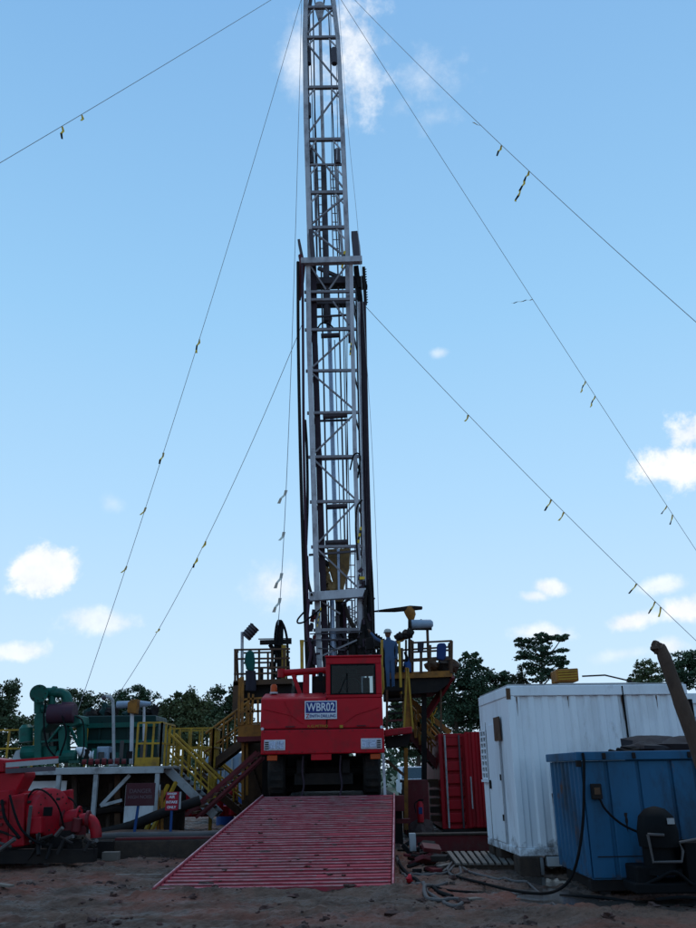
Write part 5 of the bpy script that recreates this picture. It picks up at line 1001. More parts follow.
# hoses and cables lying in the mud on the right
def groundline(pts, r, m, lab, cat='hose', lift=0.):
    P3 = [Vector(p) for p in pts]; P3 = [Vector((p.x,p.y,gh(p.x,p.y)+r*.7+lift*(1 if 0<i<len(P3)-1 else 0))) for i,p in enumerate(P3)]
    c = catm(P3,6); c = [Vector((p.x,p.y,max(p.z,gh(p.x,p.y)+r*.3))) for p in c]
    return one('ground_hose' if cat=='hose' else 'ground_cable',MB().tube(c,r,8),m,lab,cat,smooth=True)
groundline([(0.79,17.19,0.00),(0.78,14.95,0.00),(0.86,13.67,0.00),(1.03,12.60,0.00),(1.16,11.85,0.00),(1.27,11.51,0.00),(1.39,11.83,0.00),(1.32,12.10,0.00),(1.10,11.94,0.00),(0.96,12.23,0.00),(0.98,12.80,0.00),(1.18,13.19,0.00),(1.36,13.50,0.00)],.026,'hose','grey hose ending in a flat loop nearest the camera on the right')
groundline([(0.84,17.76,0.00),(0.79,15.68,0.00),(0.85,14.28,0.00),(1.00,13.54,0.00),(1.18,12.68,0.00),(1.30,12.28,-0.00)],.030,'black','dark hose running down beside the right edge of the ramp')
groundline([(0.80,14.81,0.00),(1.13,14.63,0.00),(1.44,14.86,0.00),(1.69,15.86,0.00),(1.85,16.67,0.00),(1.82,15.84,0.00),(1.86,14.67,0.00),(2.18,13.74,0.00),(2.53,13.36,0.00)],.022,'hose','thin grey hose crossing the mud from the ramp toward the puddle')
groundline([(0.76,14.55,0.00),(1.10,14.25,0.00),(1.46,14.59,0.00),(1.77,15.69,0.00),(1.70,14.56,0.00),(1.51,14.07,0.00),(1.55,15.13,0.00),(1.81,16.33,0.00),(1.89,15.99,0.00)],.022,'hose','tangle of grey hose between the ramp and the pallet')
groundline([(2.53,13.36,0.00),(2.57,12.72,0.00),(2.52,11.97,0.00),(2.46,11.31,0.00)],.016,'hose','short cable end crossing the puddle toward the camera','cable',.0)
groundline([(2.79,12.50,-0.00),(3.21,12.07,-0.00),(3.73,11.67,0.00),(4.27,11.44,0.00)],.022,'black','dark hose lying along the mud in front of the blue tank')
groundline([(0.92,13.67,0.00),(1.33,12.86,0.00),(2.04,12.88,0.00),(2.59,12.52,0.00)],.014,'black','thin black cable lying half sunk in the mud left of the puddle','cable')
sp = thing('debris_pile','dark scrap and straps heaped along the right edge of the ramp','scrap',(.95,16.5,0))
for k in range(34):
    y = 14.5+rng.random()*4.5; x = .98+rng.random()*.5-(.0); mb = MB(); mb.box((x,y,gh(x,y)+.06+.2*rng.random()),(.05+.16*rng.random(),.10+.3*rng.random(),.03+.06*rng.random()),(rng.normal()*.3,rng.normal()*.3,rng.random()*3)); mb.build('scrap','dark' if k%3 else 'redd',sp,bevel=.01)
one('grey_box',MB().box((1.08,16.6,.35),(.12,.16,.30)),'whited','small grey box standing against the right side of the ramp','box',bevel=.01)
one('red_valve',MB().blob((.82,13.7,.06),(.05,.06,.06),2,.3),'redp','small red valve lying by the lower right corner of the ramp','valve',smooth=True)

# ================================================================== left side: mud tank deck, green equipment, red pump
DK = thing('mud_tank','long mud tank with a pale deck edge, open bays and white panels at left','tank',(-5.5,21,0))
yk = 21.0; xl = -9.5; xr = (-4.54,21.00,1.72)[0]; zd = (-6.08,21.00,1.77)[2]
mb = MB(); mb.b2(xl,xr,21,24.2,zd-.06,zd); mb.build('deck','whited',DK,bevel=.01)
mb = MB(); mb.b2(xl,xr,20.93,21.02,zd-.16,zd-.005); mb.build('edge_beam','whited',DK,bevel=.01)
for a_,b_ in (((-8.40,21.00,1.51)[0],(-7.01,21.00,1.49)[0]),((-5.55,21.00,1.47)[0],(-4.71,21.00,1.46)[0])):
    corr((a_,21.5,0),(b_,21.5,0),.45,zd-.3 if a_<-6 else 1.35,.6,.02).build('side_panel','white',DK)
mb = MB(); mb.b2(xl,xr,22.3,24,0,zd-.07); mb.build('tank_body','wood',DK)
for p in ((-6.15,21.00,1.70),(-7.04,21.00,1.72),(-4.68,21.00,1.68)): mb = MB(); mb.b2(p[0]-.05,p[0]+.05,20.95,21.05,0,zd-.165); mb.build('leg','whited',DK)
pbeam((-6.01,21.10,0.90),(-5.37,21.10,1.58),.08,'brace','whited',DK); pbeam((-6.01,21.10,0.90),(-5.52,21.10,1.02),.07,'brace','whited',DK); pbeam((-6.86,21.60,1.60),(-6.74,21.60,0.47),.12,'inner_post','wood',DK); pbeam((-5.87,21.90,1.58),(-5.77,21.90,0.32),.14,'inner_post','brown',DK)
for k in range(6):
    x = (-6.89,21.00,1.05)[0]+.42*k; mb = MB(); mb.tube([(x,22.0,.2),(x,22.0,1.4)],.06,8); mb.build('inner_pipe','dark' if k%2 else 'wood',DK)
mb = MB(); mb.tube(catm([(-7.6,21.8,.7),(-7,21.7,.9),(-6.4,21.8,.75),(-5.7,21.8,.8),(-5.2,21.8,.5)]),.09,8); mb.build('inner_pipe','dark',DK,smooth=True)
# yellow railings on the deck
def railing(lab, pts, z_, h, posts, m='yellow', kick=None):
    r_ = thing('railing',lab,'railing',(pts[0][0],pts[0][1],z_))
    for a_,b_ in zip(pts,pts[1:]): rail(r_,a_,b_,z_,h,m,posts,(1.,.52),.023)
    if kick:
        a_,b_ = pts[0],pts[1]; mb = MB(); mb.beam((a_[0],a_[1]-.03,z_+kick/2),(b_[0],b_[1]-.03,z_+kick/2),.03,kick); mb.build('kick_plate',m,r_)
    return r_
x1_, x2_ = (-5.23,21.00,1.92)[0], (-4.65,21.00,1.91)[0]
railing('bright yellow railing with solid foot panel at the right end of the deck',[(x1_,21.0),(x2_,21.0),(x2_,22.5)],zd,1.0,4,kick=.20)
railing('yellow railing at the left picture edge of the mud tank deck',[(-9.6,22.4),(-6.9,22.4)],zd,.95,5)
xa, xb = (-4.89,23.00,2.18)[0], (-3.70,23.00,2.16)[0]
railing('weathered yellow railing around the stair landing behind the small red sign',[(xa,23.0),(xb,23.0),(xb,24.3),(xa,24.3)],zd-.05,1.0,5,'yellow')
ld = thing('stair_landing','steel landing between the yellow stairs left of the rig','landing',(xa,23,0))
mb = MB(); mb.b2(xa-.1,xb+.1,22.95,24.4,zd-.12,zd-.06); mb.build('deck','brown',ld)
for x in (xa,xb): mb = MB(); mb.b2(x-.04,x+.04,23.0,23.08,0,zd-.125); mb.build('leg','yellow',ld)
pbeam((-4.83,20.80,0.38),(-4.50,21.40,1.34),.07,'brace','yellow',ld); pbeam((-4.69,20.80,0.37),(-4.31,21.40,1.40),.07,'brace','yellow',ld)
pbeam((-4.58,21.00,0.25),(-4.65,21.00,1.23),.06,'leg','orange',ld); pbeam((-4.49,21.00,0.25),(-4.55,21.00,1.23),.06,'leg','orange',ld)
S1 = thing('stairway','yellow railed stair with pale stringers descending right from the mud tank deck','stairs',(-3.04,22.20,0.95))
stairs(S1,(-4.70,22.00,1.73),(-3.42,22.00,0.60),.85,9,'whited','wood','yellow',.85,4)
S2 = thing('stairway','stair with thin yellow rails climbing right from the landing to the yellow basket','stairs',(-4.00,23.60,1.93))
stairs(S2,(-2.83,23.40,2.47),(-3.98,23.40,1.65),.8,8,'brown','brown','orange',.95,4)
S3 = thing('gangway','dark red double beam gangway slanting down left beneath the yellow basket','gangway',(-3.93,21.40,0.72))
for dy in (0,.7):
    mb = MB(); mb.beam(Vector((-2.34,21.30,2.06))+Vector((0,dy,0)),Vector((-4.01,21.30,0.66))+Vector((0,dy,0)),.06,.09); mb.build('stringer','redd',S3)
    mb = MB(); mb.beam(Vector((-2.21,21.20,1.94))+Vector((0,dy,0)),Vector((-3.75,21.20,0.60))+Vector((0,dy,0)),.06,.06); mb.build('stringer','redd',S3)
for k in range(10):
    p = lerp((-2.29,21.30,1.99),(-3.89,21.30,0.64),(k+.5)/10); mb = MB(); mb.beam(p,p+Vector((0,.7,0)),.10,.05); mb.build('tread','brown',S3)
S4 = thing('stairway','yellow railed short stair in the shade behind the dark red gangway','stairs',(-3.06,25.00,0.87))
stairs(S4,(-4.48,25.00,1.55),(-3.10,25.00,0.48),.8,7,'brown','brown','yellow',.8,3)
# green equipment
GR = thing('degasser','tall green steel frame carrying a bent pipe and dark drum on the mud tank deck','machine',((-7.31,21.40,1.90)[0],21.4,zd))
yg = 21.4
def gprism(pts, y0, y1, name, m, bevel=.02): mb = MB(); mb.prism([(p[0],p[2]) for p in pts],y0,y1); return mb.build(name,m,GR,bevel=bevel)
gprism([(-7.83,21.40,1.87),(-7.96,21.40,2.95),(-7.92,21.40,3.09),(-7.75,21.40,3.09),(-7.64,21.40,2.85),(-7.74,21.40,2.61),(-7.65,21.40,1.86)],21.4,22.2,'frame_leg','green')
gprism([(-7.74,21.40,2.99),(-6.83,21.40,3.00),(-6.79,21.40,2.79),(-6.98,21.40,2.72),(-7.29,21.40,2.80),(-7.54,21.40,2.82),(-7.67,21.40,2.66)],21.38,22.2,'frame_beam','green')
gprism([(-7.31,21.40,2.72),(-7.11,21.40,2.77),(-6.97,21.40,1.90),(-7.17,21.40,1.90)],21.3,21.6,'frame_leg','green')
gprism([(-6.98,21.40,2.74),(-6.82,21.40,2.84),(-6.72,21.40,1.87),(-6.84,21.40,1.87)],21.7,22.1,'frame_leg','green')
gprism([(-7.84,22.00,2.74),(-7.74,22.00,2.73),(-7.65,22.00,1.91),(-7.75,22.00,1.92)],22.0,22.4,'frame_leg','greenk')
mb = MB(); mb.cyl((-7.83,21.20,3.52),(-7.97,21.60,3.56),.22,n=20); mb.build('flange','green',GR,smooth=True)
mb = MB(); mb.tube(catm([(-7.88,21.50,3.07),(-7.92,21.50,3.39),(-7.91,21.50,3.51),(-7.76,21.50,3.57),(-7.53,21.50,3.56),(-7.35,21.50,3.55),(-7.24,21.50,3.48),(-7.18,21.50,3.33),(-7.15,21.50,3.09)]),.12,12); mb.build('bent_pipe','green',GR,smooth=True)
mb = MB(); mb.tube([(-7.56,21.50,3.09),(-7.60,21.50,3.53)],.09,10); mb.tube([(-7.61,21.50,3.61),(-7.51,21.50,3.60)],.12,10); mb.tube([(-7.78,21.40,3.16),(-7.60,21.40,3.16)],.10,10); mb.build('riser','green',GR,smooth=True)
mb = MB(); mb.tube([(-7.59,21.40,3.04),(-6.94,21.40,3.05)],.24,16); mb.tube([(-7.28,21.40,3.23),(-6.98,21.40,3.22)],.10,12); mb.build('drum','purple',GR,smooth=True)
mb = MB(); mb.tube([(-7.45,21.70,2.62),(-7.37,21.70,2.14)],.10,10); mb.build('hose','dark',GR)
mb = MB(); mb.tube([(-8.16,21.60,2.39),(-8.20,21.60,2.72),(-8.21,21.60,2.80)],[.17,.17,.10],14); mb.build('air_vessel','green',GR,smooth=True)
mb = MB(); mb.tube([(-8.23,21.60,2.13),(-7.73,21.60,2.15)],.17,12); mb.tube([(-7.24,21.30,2.02),(-6.78,21.30,2.03)],.15,12); mb.box((-7.72,21.80,2.08),(.7,.5,.4)); mb.build('pump_body','green',GR,smooth=False,bevel=.02)
mb = MB(); mb.box((-6.77,21.30,1.90),(.26,.3,.06)); mb.build('foot','green',GR)
mb = MB(); mb.box((-6.96,22.20,2.61),(.16,.03,.28)); mb.build('white_plate','whited',GR)
wv = thing('white_valve','white cone shaped pump casing lying on the mud tank deck','casing',(-6.48,21.30,1.98))
mb = MB(); mb.tube([(-6.83,21.40,2.20),(-6.67,21.40,2.13),(-6.47,21.40,2.05),(-6.37,21.40,2.06)],[.05,.12,.09,.10],14); mb.build('cone','platew',wv,smooth=True); mb = MB(); mb.cyl((-6.38,21.40,2.06),(-6.35,21.40,2.06),.14,n=16); mb.build('flange','platew',wv,smooth=True)
one('white_shield',MB().prism([(p[0],p[2]) for p in ((-8.41,21.50,1.90),(-8.42,21.50,2.01),(-8.35,21.50,2.18),(-8.23,21.50,2.22),(-8.19,21.50,1.90))],21.5,21.56),'whited','curved pale guard plate at the left end of the mud tank deck','guard plate')
mb = MB()
pv_ = thing('pipe_fittings','row of small dark red pipe fittings lying on the mud tank deck edge','fittings',(-6.31,21.10,1.86))
for k in range(7): mb = MB(); p = Vector((-6.57,21.15,1.89))+Vector((.16*k,0,0)); mb.tube([p,p+Vector((.10,.02,0))],.06+.02*(k%2),8); mb.build('fitting','redd',pv_)
GT = thing('shale_shaker','long dark green shaker tank with clutter on top, behind the white lamp pole','machine',(-6.14,22.80,1.83))
mb = MB(); mb.prism([(p[0],p[2]) for p in ((-7.08,22.80,1.86),(-7.20,22.80,3.07),(-5.23,22.80,3.06),(-5.09,22.80,1.84))],22.8,24.2); mb.build('tank','greenk',GT,bevel=.03)
for k in range(6): mb = MB(); p = (-7.09,22.80,2.46); x = p[0]+.38*k; mb.b2(x,x+.06,22.74,22.8,zd,(-7.13,22.80,2.91)[2]); mb.build('stiffener','greenk',GT)
mb = MB(); mb.beam((-7.20,22.70,2.81),(-5.16,22.70,2.83),.08,.12); mb.beam((-7.16,22.70,2.41),(-5.13,22.70,2.40),.08,.08); mb.build('rail','green',GT)
for k in range(12):
    mb = MB(); p = Vector((-7.27,23.20,3.09))+Vector((.17*k+rng.normal()*.04,rng.random()*.4,.02+.1*rng.random())); mb.blob(p,(.10+.1*rng.random(),.12,.08+.14*rng.random()),k,.35,8,6); mb.build('motor','dark' if k%3 else 'greenk',GT)
mb = MB(); mb.box((-6.18,21.60,2.10),(.3,.3,.3)); mb.build('casing','tin',GT,bevel=.02)
lpz = thing('lamp_pole','white lamp pole with a bent top on the mud tank deck','lamp pole',((-5.80,21.20,1.79)[0],21.2,zd))
mb = MB(); mb.tube(catm([(-5.80,21.20,1.79),(-5.86,21.20,2.39),(-5.94,21.20,3.19),(-5.98,21.20,3.34),(-6.06,21.20,3.41),(-6.19,21.20,3.41)]),.04,8); mb.build('pole','whited',lpz,smooth=True); mb = MB(); mb.tube([(-6.14,21.20,3.41),(-6.24,21.20,3.40)],.055,8); mb.build('lamp_head','greyd',lpz); mb = MB(); mb.box((-5.80,21.20,1.81),(.2,.2,.04)); mb.build('foot_plate','whited',lpz)
yf = thing('floodlight','yellow hooded floodlight on a grey pole on the mud tank deck','floodlight',(-5.54,21.80,1.83))
mb = MB(); mb.tube([(-5.54,21.80,1.83),(-5.61,21.80,3.08)],.05,8); mb.build('pole','grey',yf); mb = MB(); mb.prism([(p[0],p[2]) for p in ((-5.70,21.80,3.06),(-5.71,21.80,3.31),(-5.61,21.80,3.38),(-5.46,21.80,3.39),(-5.48,21.80,3.03))],21.65,21.95); mb.build('hood','orange',yf,bevel=.02)
tf = thing('floodlight','pale tube floodlight on a thin pole right of the yellow hooded one','floodlight',(-5.27,22.00,1.83))
mb = MB(); mb.tube([(-5.27,22.00,1.83),(-5.37,22.00,3.32)],.035,8); mb.build('pole','grey',tf); mb = MB(); mb.tube([(-6.07,22.00,3.28),(-5.47,22.00,3.29),(-5.19,22.00,3.29)],[.09,.09,.05],10); mb.build('head','tin',tf,smooth=True); pbeam((-5.22,22.00,3.29),(-5.09,22.00,3.39),.03,'bracket','dark',tf)
# signs on blue posts
def sign(lab, x0,x1,z0,z1, y, px_, m, lines, tm, sz, lean=0.):
    s_ = thing('warning_sign',lab,'sign',(px_,y,0)); mb = MB(); mb.beam((px_-lean,y+.02,-.1),(px_,y+.02,(z0+z1)/2),.05,.05); mb.build('post','bluep',s_)
    mb = MB(); mb.b2(x0,x1,y-.03,y-.008,z0,z1); mb.build('board',m,s_,bevel=.004)
    for i,(t,zz_,k) in enumerate(lines): text_mesh(t,sz*k,tm,s_,((x0+x1)/2,y-.034,z0+(z1-z0)*zz_),'lettering',.002,.002)
    return s_
A_, B_ = (-4.97,19.30,0.95), (-4.33,19.30,1.41)
sign('wide faded dark red warning sign on a leaning blue post left of the ramp',A_[0],B_[0],A_[2],B_[2],19.3,(-4.67,19.30,1.07)[0],'signf',(('DANGER',.64,1),('HIGH NOISE',.38,.8)),'signt',.12,.10)
A_, B_ = (-4.09,19.30,0.85), (-3.81,19.30,1.22)
sg = sign('small bright red warning sign with white lettering on a blue post',A_[0],B_[0],A_[2],B_[2],19.3,(-3.95,19.30,1.06)[0],'signr',(('DANGER',.90,.55),('AIR',.72,.85),('INTAKE',.44,.75),('ONLY',.16,.75)),'platew',.095,.0)
mb = MB(); mb.b2(B_[0]+.01,B_[0]+.05,19.3,19.33,A_[2]+.02,B_[2]-.0); mb.build('edge_strip','whited',sg)
# hoses and beams in front of the mud tank
def gpipe(pts, r, m, lab, name='ground_pipe', cat='pipe'): return one(name,MB().tube(catm(pts),r,10),m,lab,cat,smooth=True)
gpipe([(-5.56,19.06,0.34),(-4.97,19.07,0.36),(-4.11,19.03,0.36),(-3.26,18.99,0.36),(-2.53,19.58,0.36)],.085,'hose','thick grey hose lying behind the dark timber beam, left of the ramp','ground_hose','hose')
gpipe([(-5.80,20.50,0.33),(-5.13,20.50,0.48),(-4.48,20.60,0.72),(-3.60,20.80,1.00)],.11,'dark','dark pipe slanting up under the stairs left of the ramp')
one('timber_beam',MB().box(((-4.11,18.35,0.15)[0],18.35,.16),((-2.20,18.35,0.12)[0]-(-5.98,18.35,0.17)[0],.38,.36),(0,0,.012)),'wood','long dark timber beam lying across the mud between pump and ramp','beam',bevel=.025)
one('red_strip',MB().box(((-3.64,18.30,0.27)[0],18.3,.365),(2.4,.2,.04),(0,0,.012)),'redd','thin dark red steel strip lying on the long timber beam','strip')
one('pale_block',MB().box(((-4.76,17.70,0.08)[0],17.7,.10),(.32,.18,.16)),'pallet','small pale timber block on the mud in front of the long timber beam','block',bevel=.01)
mb = MB(); mb.beam((-8.2,15.6,.12),(-5.35,19.2,.12),.35,.24); one('mat_edge',mb,'wood','timber mat edge running from the left picture edge toward the red pump','beam',bevel=.02)
md = MB(); md.blob((-4.2,20.4,-.05),(3.2,1.3,.42),7,.18,30,10); md.blob((-6.5,20.6,-.05),(2.0,.9,.35),9,.18,24,10); o = md.build('mud_bank','mud',None,smooth=True); o['kind'] = 'structure'
# red pump set
RPm = thing('red_pump','big red pump set with a round casing at the left picture edge','pump',((-6.02,17.00,0.32)[0],17,0))
def rp(pts, y0, y1, name, m='redp', bevel=.025): mb = MB(); mb.prism([(p[0],p[2]) for p in pts],y0,y1); return mb.build(name,m,RPm,bevel=bevel)
rp([(-6.45,16.80,0.34),(-6.55,16.80,1.24),(-6.27,16.80,1.29),(-6.16,16.80,0.37)],16.8,17.7,'drive_box')
rp([(-6.91,16.90,0.34),(-7.04,16.90,1.32),(-6.63,16.90,1.35),(-6.50,16.90,0.33)],16.95,17.8,'engine_cover')
for k in range(6): pbeam(Vector((-6.95,16.92,1.12))+Vector((0,0,-.13*k)),Vector((-6.66,16.92,1.13))+Vector((0,0,-.13*k)),.03,'louvre','redd',RPm,.05)
rp([(-7.26,17.20,1.96),(-6.89,17.20,1.90),(-6.86,17.20,1.67),(-7.22,17.20,1.66)],17.2,18.0,'hopper_rim')
rp([(-7.22,17.20,1.66),(-6.49,17.20,1.67),(-6.48,17.20,1.58),(-6.59,17.20,1.34),(-6.61,17.20,1.23),(-7.16,17.20,1.24)],17.25,17.9,'hopper')
c0, c1 = Vector((-6.52,17.60,0.87)), Vector((-5.78,17.10,0.94)); rr_ = .44
ax = (c1-c0).normalized()
mb = MB(); mb.tube([c0,c0+ax*.02,c1-ax*.10,c1-ax*.03,c1],[rr_*.97,rr_,rr_,rr_*.96,rr_*.85],32); cas = mb.build('round_casing','redp',RPm,smooth=True)
mb = MB(); mb.tube([c1-ax*.30,c1-ax*.26],rr_*1.03,32); mb.build('band','redp',cas,smooth=True)
mb = MB(); mb.box(c1+Vector((.0,-.30,.02)),(.16,.06,.16)); mb.build('inspection_plate','black',RPm,bevel=.01)
mb = MB(); mb.tube(catm([c0+ax*.3+Vector((0,-.3,.36)),c0+ax*.42+Vector((0,-.34,.34)),c0+ax*.5+Vector((0,-.38,.22)),c0+ax*.42+Vector((0,-.42,.16))]),.022,6); mb.build('lifting_eye','redd',RPm)
rp([(-6.11,17.90,1.26),(-5.74,17.90,1.33),(-5.69,17.90,0.90),(-5.77,17.90,0.72),(-6.05,17.90,0.72)],17.9,18.1,'back_panel')
rp([(-6.13,16.70,0.57),(-6.16,16.70,0.86),(-5.88,16.70,0.87),(-5.85,16.70,0.58)],16.75,17.1,'small_box')
mb = MB(); mb.tube([(-5.65,17.40,0.78),(-5.35,17.40,0.83)],.16,14); mb.tube([(-5.69,17.40,0.78),(-5.65,17.40,0.78)],.20,14); mb.tube([(-5.39,17.40,0.83),(-5.35,17.40,0.83)],.20,14); mb.build('discharge_pipe','redp',RPm,smooth=True)
mb = MB(); mb.tube(catm([(-5.31,17.30,0.78),(-5.16,17.30,0.79),(-5.05,17.30,0.72),(-4.98,17.30,0.56),(-4.97,17.30,0.46)]),.11,12); mb.build('elbow','redp',RPm,smooth=True)
mb = MB(); mb.tube([(-5.34,17.20,0.57),(-5.32,17.20,0.82)],.10,10); mb.box((-5.55,17.50,0.63),(.5,.5,.35)); mb.build('valve_block','redd',RPm,bevel=.02)
mb = MB(); mb.b2((-6.68,17.00,0.33)[0]-1.2,(-4.83,17.00,0.30)[0],16.75,17.0,.08,.30); mb.build('skid_rail','dark',RPm); mb = MB(); mb.b2((-6.68,17.00,0.33)[0]-1.2,(-4.83,17.00,0.30)[0],18.0,18.3,.0,.34); mb.b2((-5.94,17.00,0.46)[0],(-5.37,17.00,0.45)[0],17.2,17.9,.3,.6); mb.build('skid_rail','dark',RPm)
pbeam(((-5.66,17.60,0.59)[0],17.6,.3),((-5.76,17.60,0.99)[0],17.6,1.2),.05,'stay','dark',RPm)
# steel channels carried over the pump
SC = thing('steel_channel','pair of long pale steel channels lying across the top of the red pump','steel beam',(-6.40,17.30,1.74))
for p,q,m_ in (((-6.80,17.10,1.80),(-5.96,17.60,1.87),'whited'),((-6.79,17.10,1.69),(-6.00,17.60,1.73),'greyd')): pbeam(p,q,.10,'channel',m_,SC,.09)
pbeam((-6.87,17.15,1.86),(-5.98,17.65,1.94),.05,'red_edge','redp',SC,.05)
# scrap and brackets at the pump foot
scr = thing('scrap_heap','heap of grey iron brackets and fittings at the foot of the red pump','scrap',(-5.6,16.8,0))
for k in range(22):
    p = Vector((-5.72,16.70,0.39))+Vector((rng.normal()*.55,rng.normal()*.12,abs(rng.normal()*.10))); q = p+Vector((rng.normal()*.22,rng.normal()*.1,rng.normal()*.18)); mb = MB(); mb.tube([p,q],.02+.025*rng.random(),6); mb.build('bracket','hose' if k%3==0 else 'dark',scr)
trs = thing('steel_trestle','low grey steel trestle in front of the red elbow pipe','trestle',(-5.31,17.10,0.23))
for p,q in (((-5.58,17.00,0.24),(-5.45,17.00,0.48)),((-5.45,17.00,0.48),(-5.11,17.00,0.50)),((-5.11,17.00,0.50),(-5.07,17.00,0.24)),((-5.58,17.40,0.44),(-5.48,17.40,0.24))): pbeam(p,q,.07,'bar','wood',trs)
mb = MB(); mb.box((-5.28,17.10,0.32),(.28,.2,.2)); mb.build('valve','dark',trs)

# ================================================================== behind the rig
wt = thing('covered_tank','pale blue sheeted tank standing behind the stairs left of the rig','tank',(-4.41,31.00,1.19))
P_ = [(-5.19,31.00,0.71),(-5.25,31.00,2.03),(-5.02,31.00,2.36),(-3.87,31.00,2.24),(-3.72,31.00,0.69)]
mb = MB(); mb.prism([(p[0],p[2]) for p in P_],31,34); mb.build('body','tin',wt,bevel=.05)
for k in range(5): pbeam(lerp(P_[1],P_[3],.1+.2*k)+Vector((0,-.03,-.9)),lerp(P_[1],P_[3],.1+.2*k)+Vector((0,-.03,-.1)),.06,'rib','whited',wt)
rmz = thing('red_manifold','low red manifold with round handwheels behind the stairs left of the ramp','manifold',(-4.52,27.00,0.74))
for k in range(7):
    x = (-5.76,27.00,1.13)[0]+.42*k; mb = MB(); mb.tube([(x,27,.4),(x,27,1.0)],.13,10); mb.blob((x,27,1.05),.17,k,.2,10,6); mb.build('valve','redp' if k%3 else 'dark',rmz,smooth=True)
mb = MB(); mb.b2((-6.20,27.00,0.85)[0],(-3.30,27.00,0.81)[0],27.1,27.4,.35,.65); mb.b2((-5.75,27.00,0.84)[0],(-4.83,27.00,0.83)[0],26.8,27.0,.7,1.0); mb.build('header_pipe','redp',rmz,bevel=.03)
for k in range(3):
    p = (-4.18,29.00,0.91); x = p[0]+.65*k; o = one('blue_drum',MB().tube([(x,29,0),(x,29,.85)],.29,16),'bluep',('leftmost','middle','rightmost')[k]+' of three blue drums behind the gangway left of the truck','drum','blue drums',smooth=True)
# white pickup far behind the right stairs
vc = thing('parked_pickup','white pickup parked far behind, glimpsed through the right stairs','pickup',(3.35,44,0))
mb = MB(); mb.prismx([(44,.45),(44,1.0),(44.9,1.1),(45.4,1.75),(47.0,1.75),(47.3,1.1),(49,1.1),(49,.45)],2.4,4.2); mb.build('body','platew',vc,bevel=.06)
mb = MB(); mb.add([(2.5,44.93,1.18),(4.1,44.93,1.18),(4.0,45.32,1.70),(2.6,45.32,1.70)],[(0,1,2,3)]); mb.build('windscreen','glassd',vc)
mb = MB(); mb.b2(2.4,4.2,43.92,43.99,.45,.68); mb.build('bumper','dark',vc)
for x in (2.6,4.0):
    mb = MB(); mb.b2(x-.15,x+.15,43.95,43.995,.72,.9); mb.build('headlight','lens',vc)
    for y in (44.8,48.0): mb = MB(); mb.cyl((x-.12,y,.36),(x+.12,y,.36),.36,n=16); mb.build('wheel','tyre',vc)

# ================================================================== trees
def tree(label, base, clumps, leaf=.19, dens=1.5, m=0, trunk_r=.16, group=None, droop=0., trunk_top=None, name='broadleaf_tree'):
    """clumps: (centre, rx, rz). Leaf sized faces fill each uneven clump; limbs run from the trunk into them"""
    bx_, by_ = base[0], base[1]; root = thing(name,label,'tree',(bx_,by_,0),group)
    cs = [(Vector(c),rx,rz) for c,rx,rz in clumps]; zt = max(c.z for c,_,_ in cs); top = Vector((bx_,by_,zt)) if trunk_top is None else Vector(trunk_top)
    tk = MB(); pts = [Vector((bx_,by_,-.3)),Vector((bx_+.05,by_,top.z*.35)),Vector((bx_*.4+top.x*.6,by_,top.z*.7)),top]; c_ = catm(pts,4); tk.tube(c_,[trunk_r*(1-.8*i/len(c_)) for i in range(len(c_))],8); tr_ = tk.build('trunk','bark',root,smooth=True)
    for c,rx,rz in cs:
        zz = min(top.z*.9,max(top.z*.3,c.z-rx*.9)); s = Vector((bx_+(top.x-bx_)*zz/top.z,by_,zz)); mid = s.lerp(c,.5)-Vector((0,0,.12*(c-s).length)); lb = MB(); lb.tube(catm([s,mid,c],3),[.05,.045,.04,.035,.03,.025,.02],5); lb.build('limb','bark',tr_)
    V = []; 
    for ci,(c,rx,rz) in enumerate(cs):
        nsub = 14; subs = []
        for k in range(nsub):
            d = rng.normal(size=3); d /= np.linalg.norm(d); subs.append((np.array(c)+d*np.array((rx,rx,rz))*.95*rng.random()**.35, .22+.30*rng.random()))
        n = int(460*dens*max(.4,rx*rz*1.0)/(leaf/.24)**2*.9)
        idx = rng.integers(0,nsub,n); d = rng.normal(size=(n,3)); d /= np.linalg.norm(d,axis=1)[:,None]; r = rng.random(n)**.45
        cen = np.array([subs[i][0] for i in idx]); sr = np.array([subs[i][1] for i in idx]); p = cen+d*(r*sr)[:,None]*np.array((rx,rx,rz*.8)); V.append(p)
    P_ = np.concatenate(V); n = len(P_)
    nrm = rng.normal(size=(n,3))+np.array((0,0,.9)); nrm /= np.linalg.norm(nrm,axis=1)[:,None]
    t = np.cross(nrm,rng.normal(size=(n,3))); t /= np.linalg.norm(t,axis=1)[:,None]; b_ = np.cross(nrm,t); s = leaf*(.6+.8*rng.random(n))[:,None]
    t[:,2] -= droop
    q = np.stack([P_-t*s*.5,P_+b_*s*.28,P_+t*s*.5,P_-b_*s*.28],1).reshape(-1,3)-np.array((bx_,by_,0))
    me = bpy.data.meshes.new('crown'); me.vertices.add(4*n); me.vertices.foreach_set('co',q.ravel()); me.loops.add(4*n); me.loops.foreach_set('vertex_index',np.arange(4*n)); me.polygons.add(n); me.polygons.foreach_set('loop_start',np.arange(0,4*n,4)); me.polygons.foreach_set('loop_total',np.full(n,4)); me.update(); me.validate()
    me.materials.append(LF[m]); o = bpy.data.objects.new('crown',me); col.objects.link(o); o.parent = root
    return root
tree('tall dark tree cut by the left picture edge',((-20.61,50.00,2.47)[0],50),[((-20.95,50.00,5.80),1.6,1.4),((-20.24,50.00,4.89),.9,1.2),((-19.97,50.00,3.66),1.1,1.2),((-20.99,50.00,4.40),1.8,1.6),((-20.59,50.00,6.19),.7,.6),((-20.59,50.00,2.74),1.6,1.2)],dens=1.5)
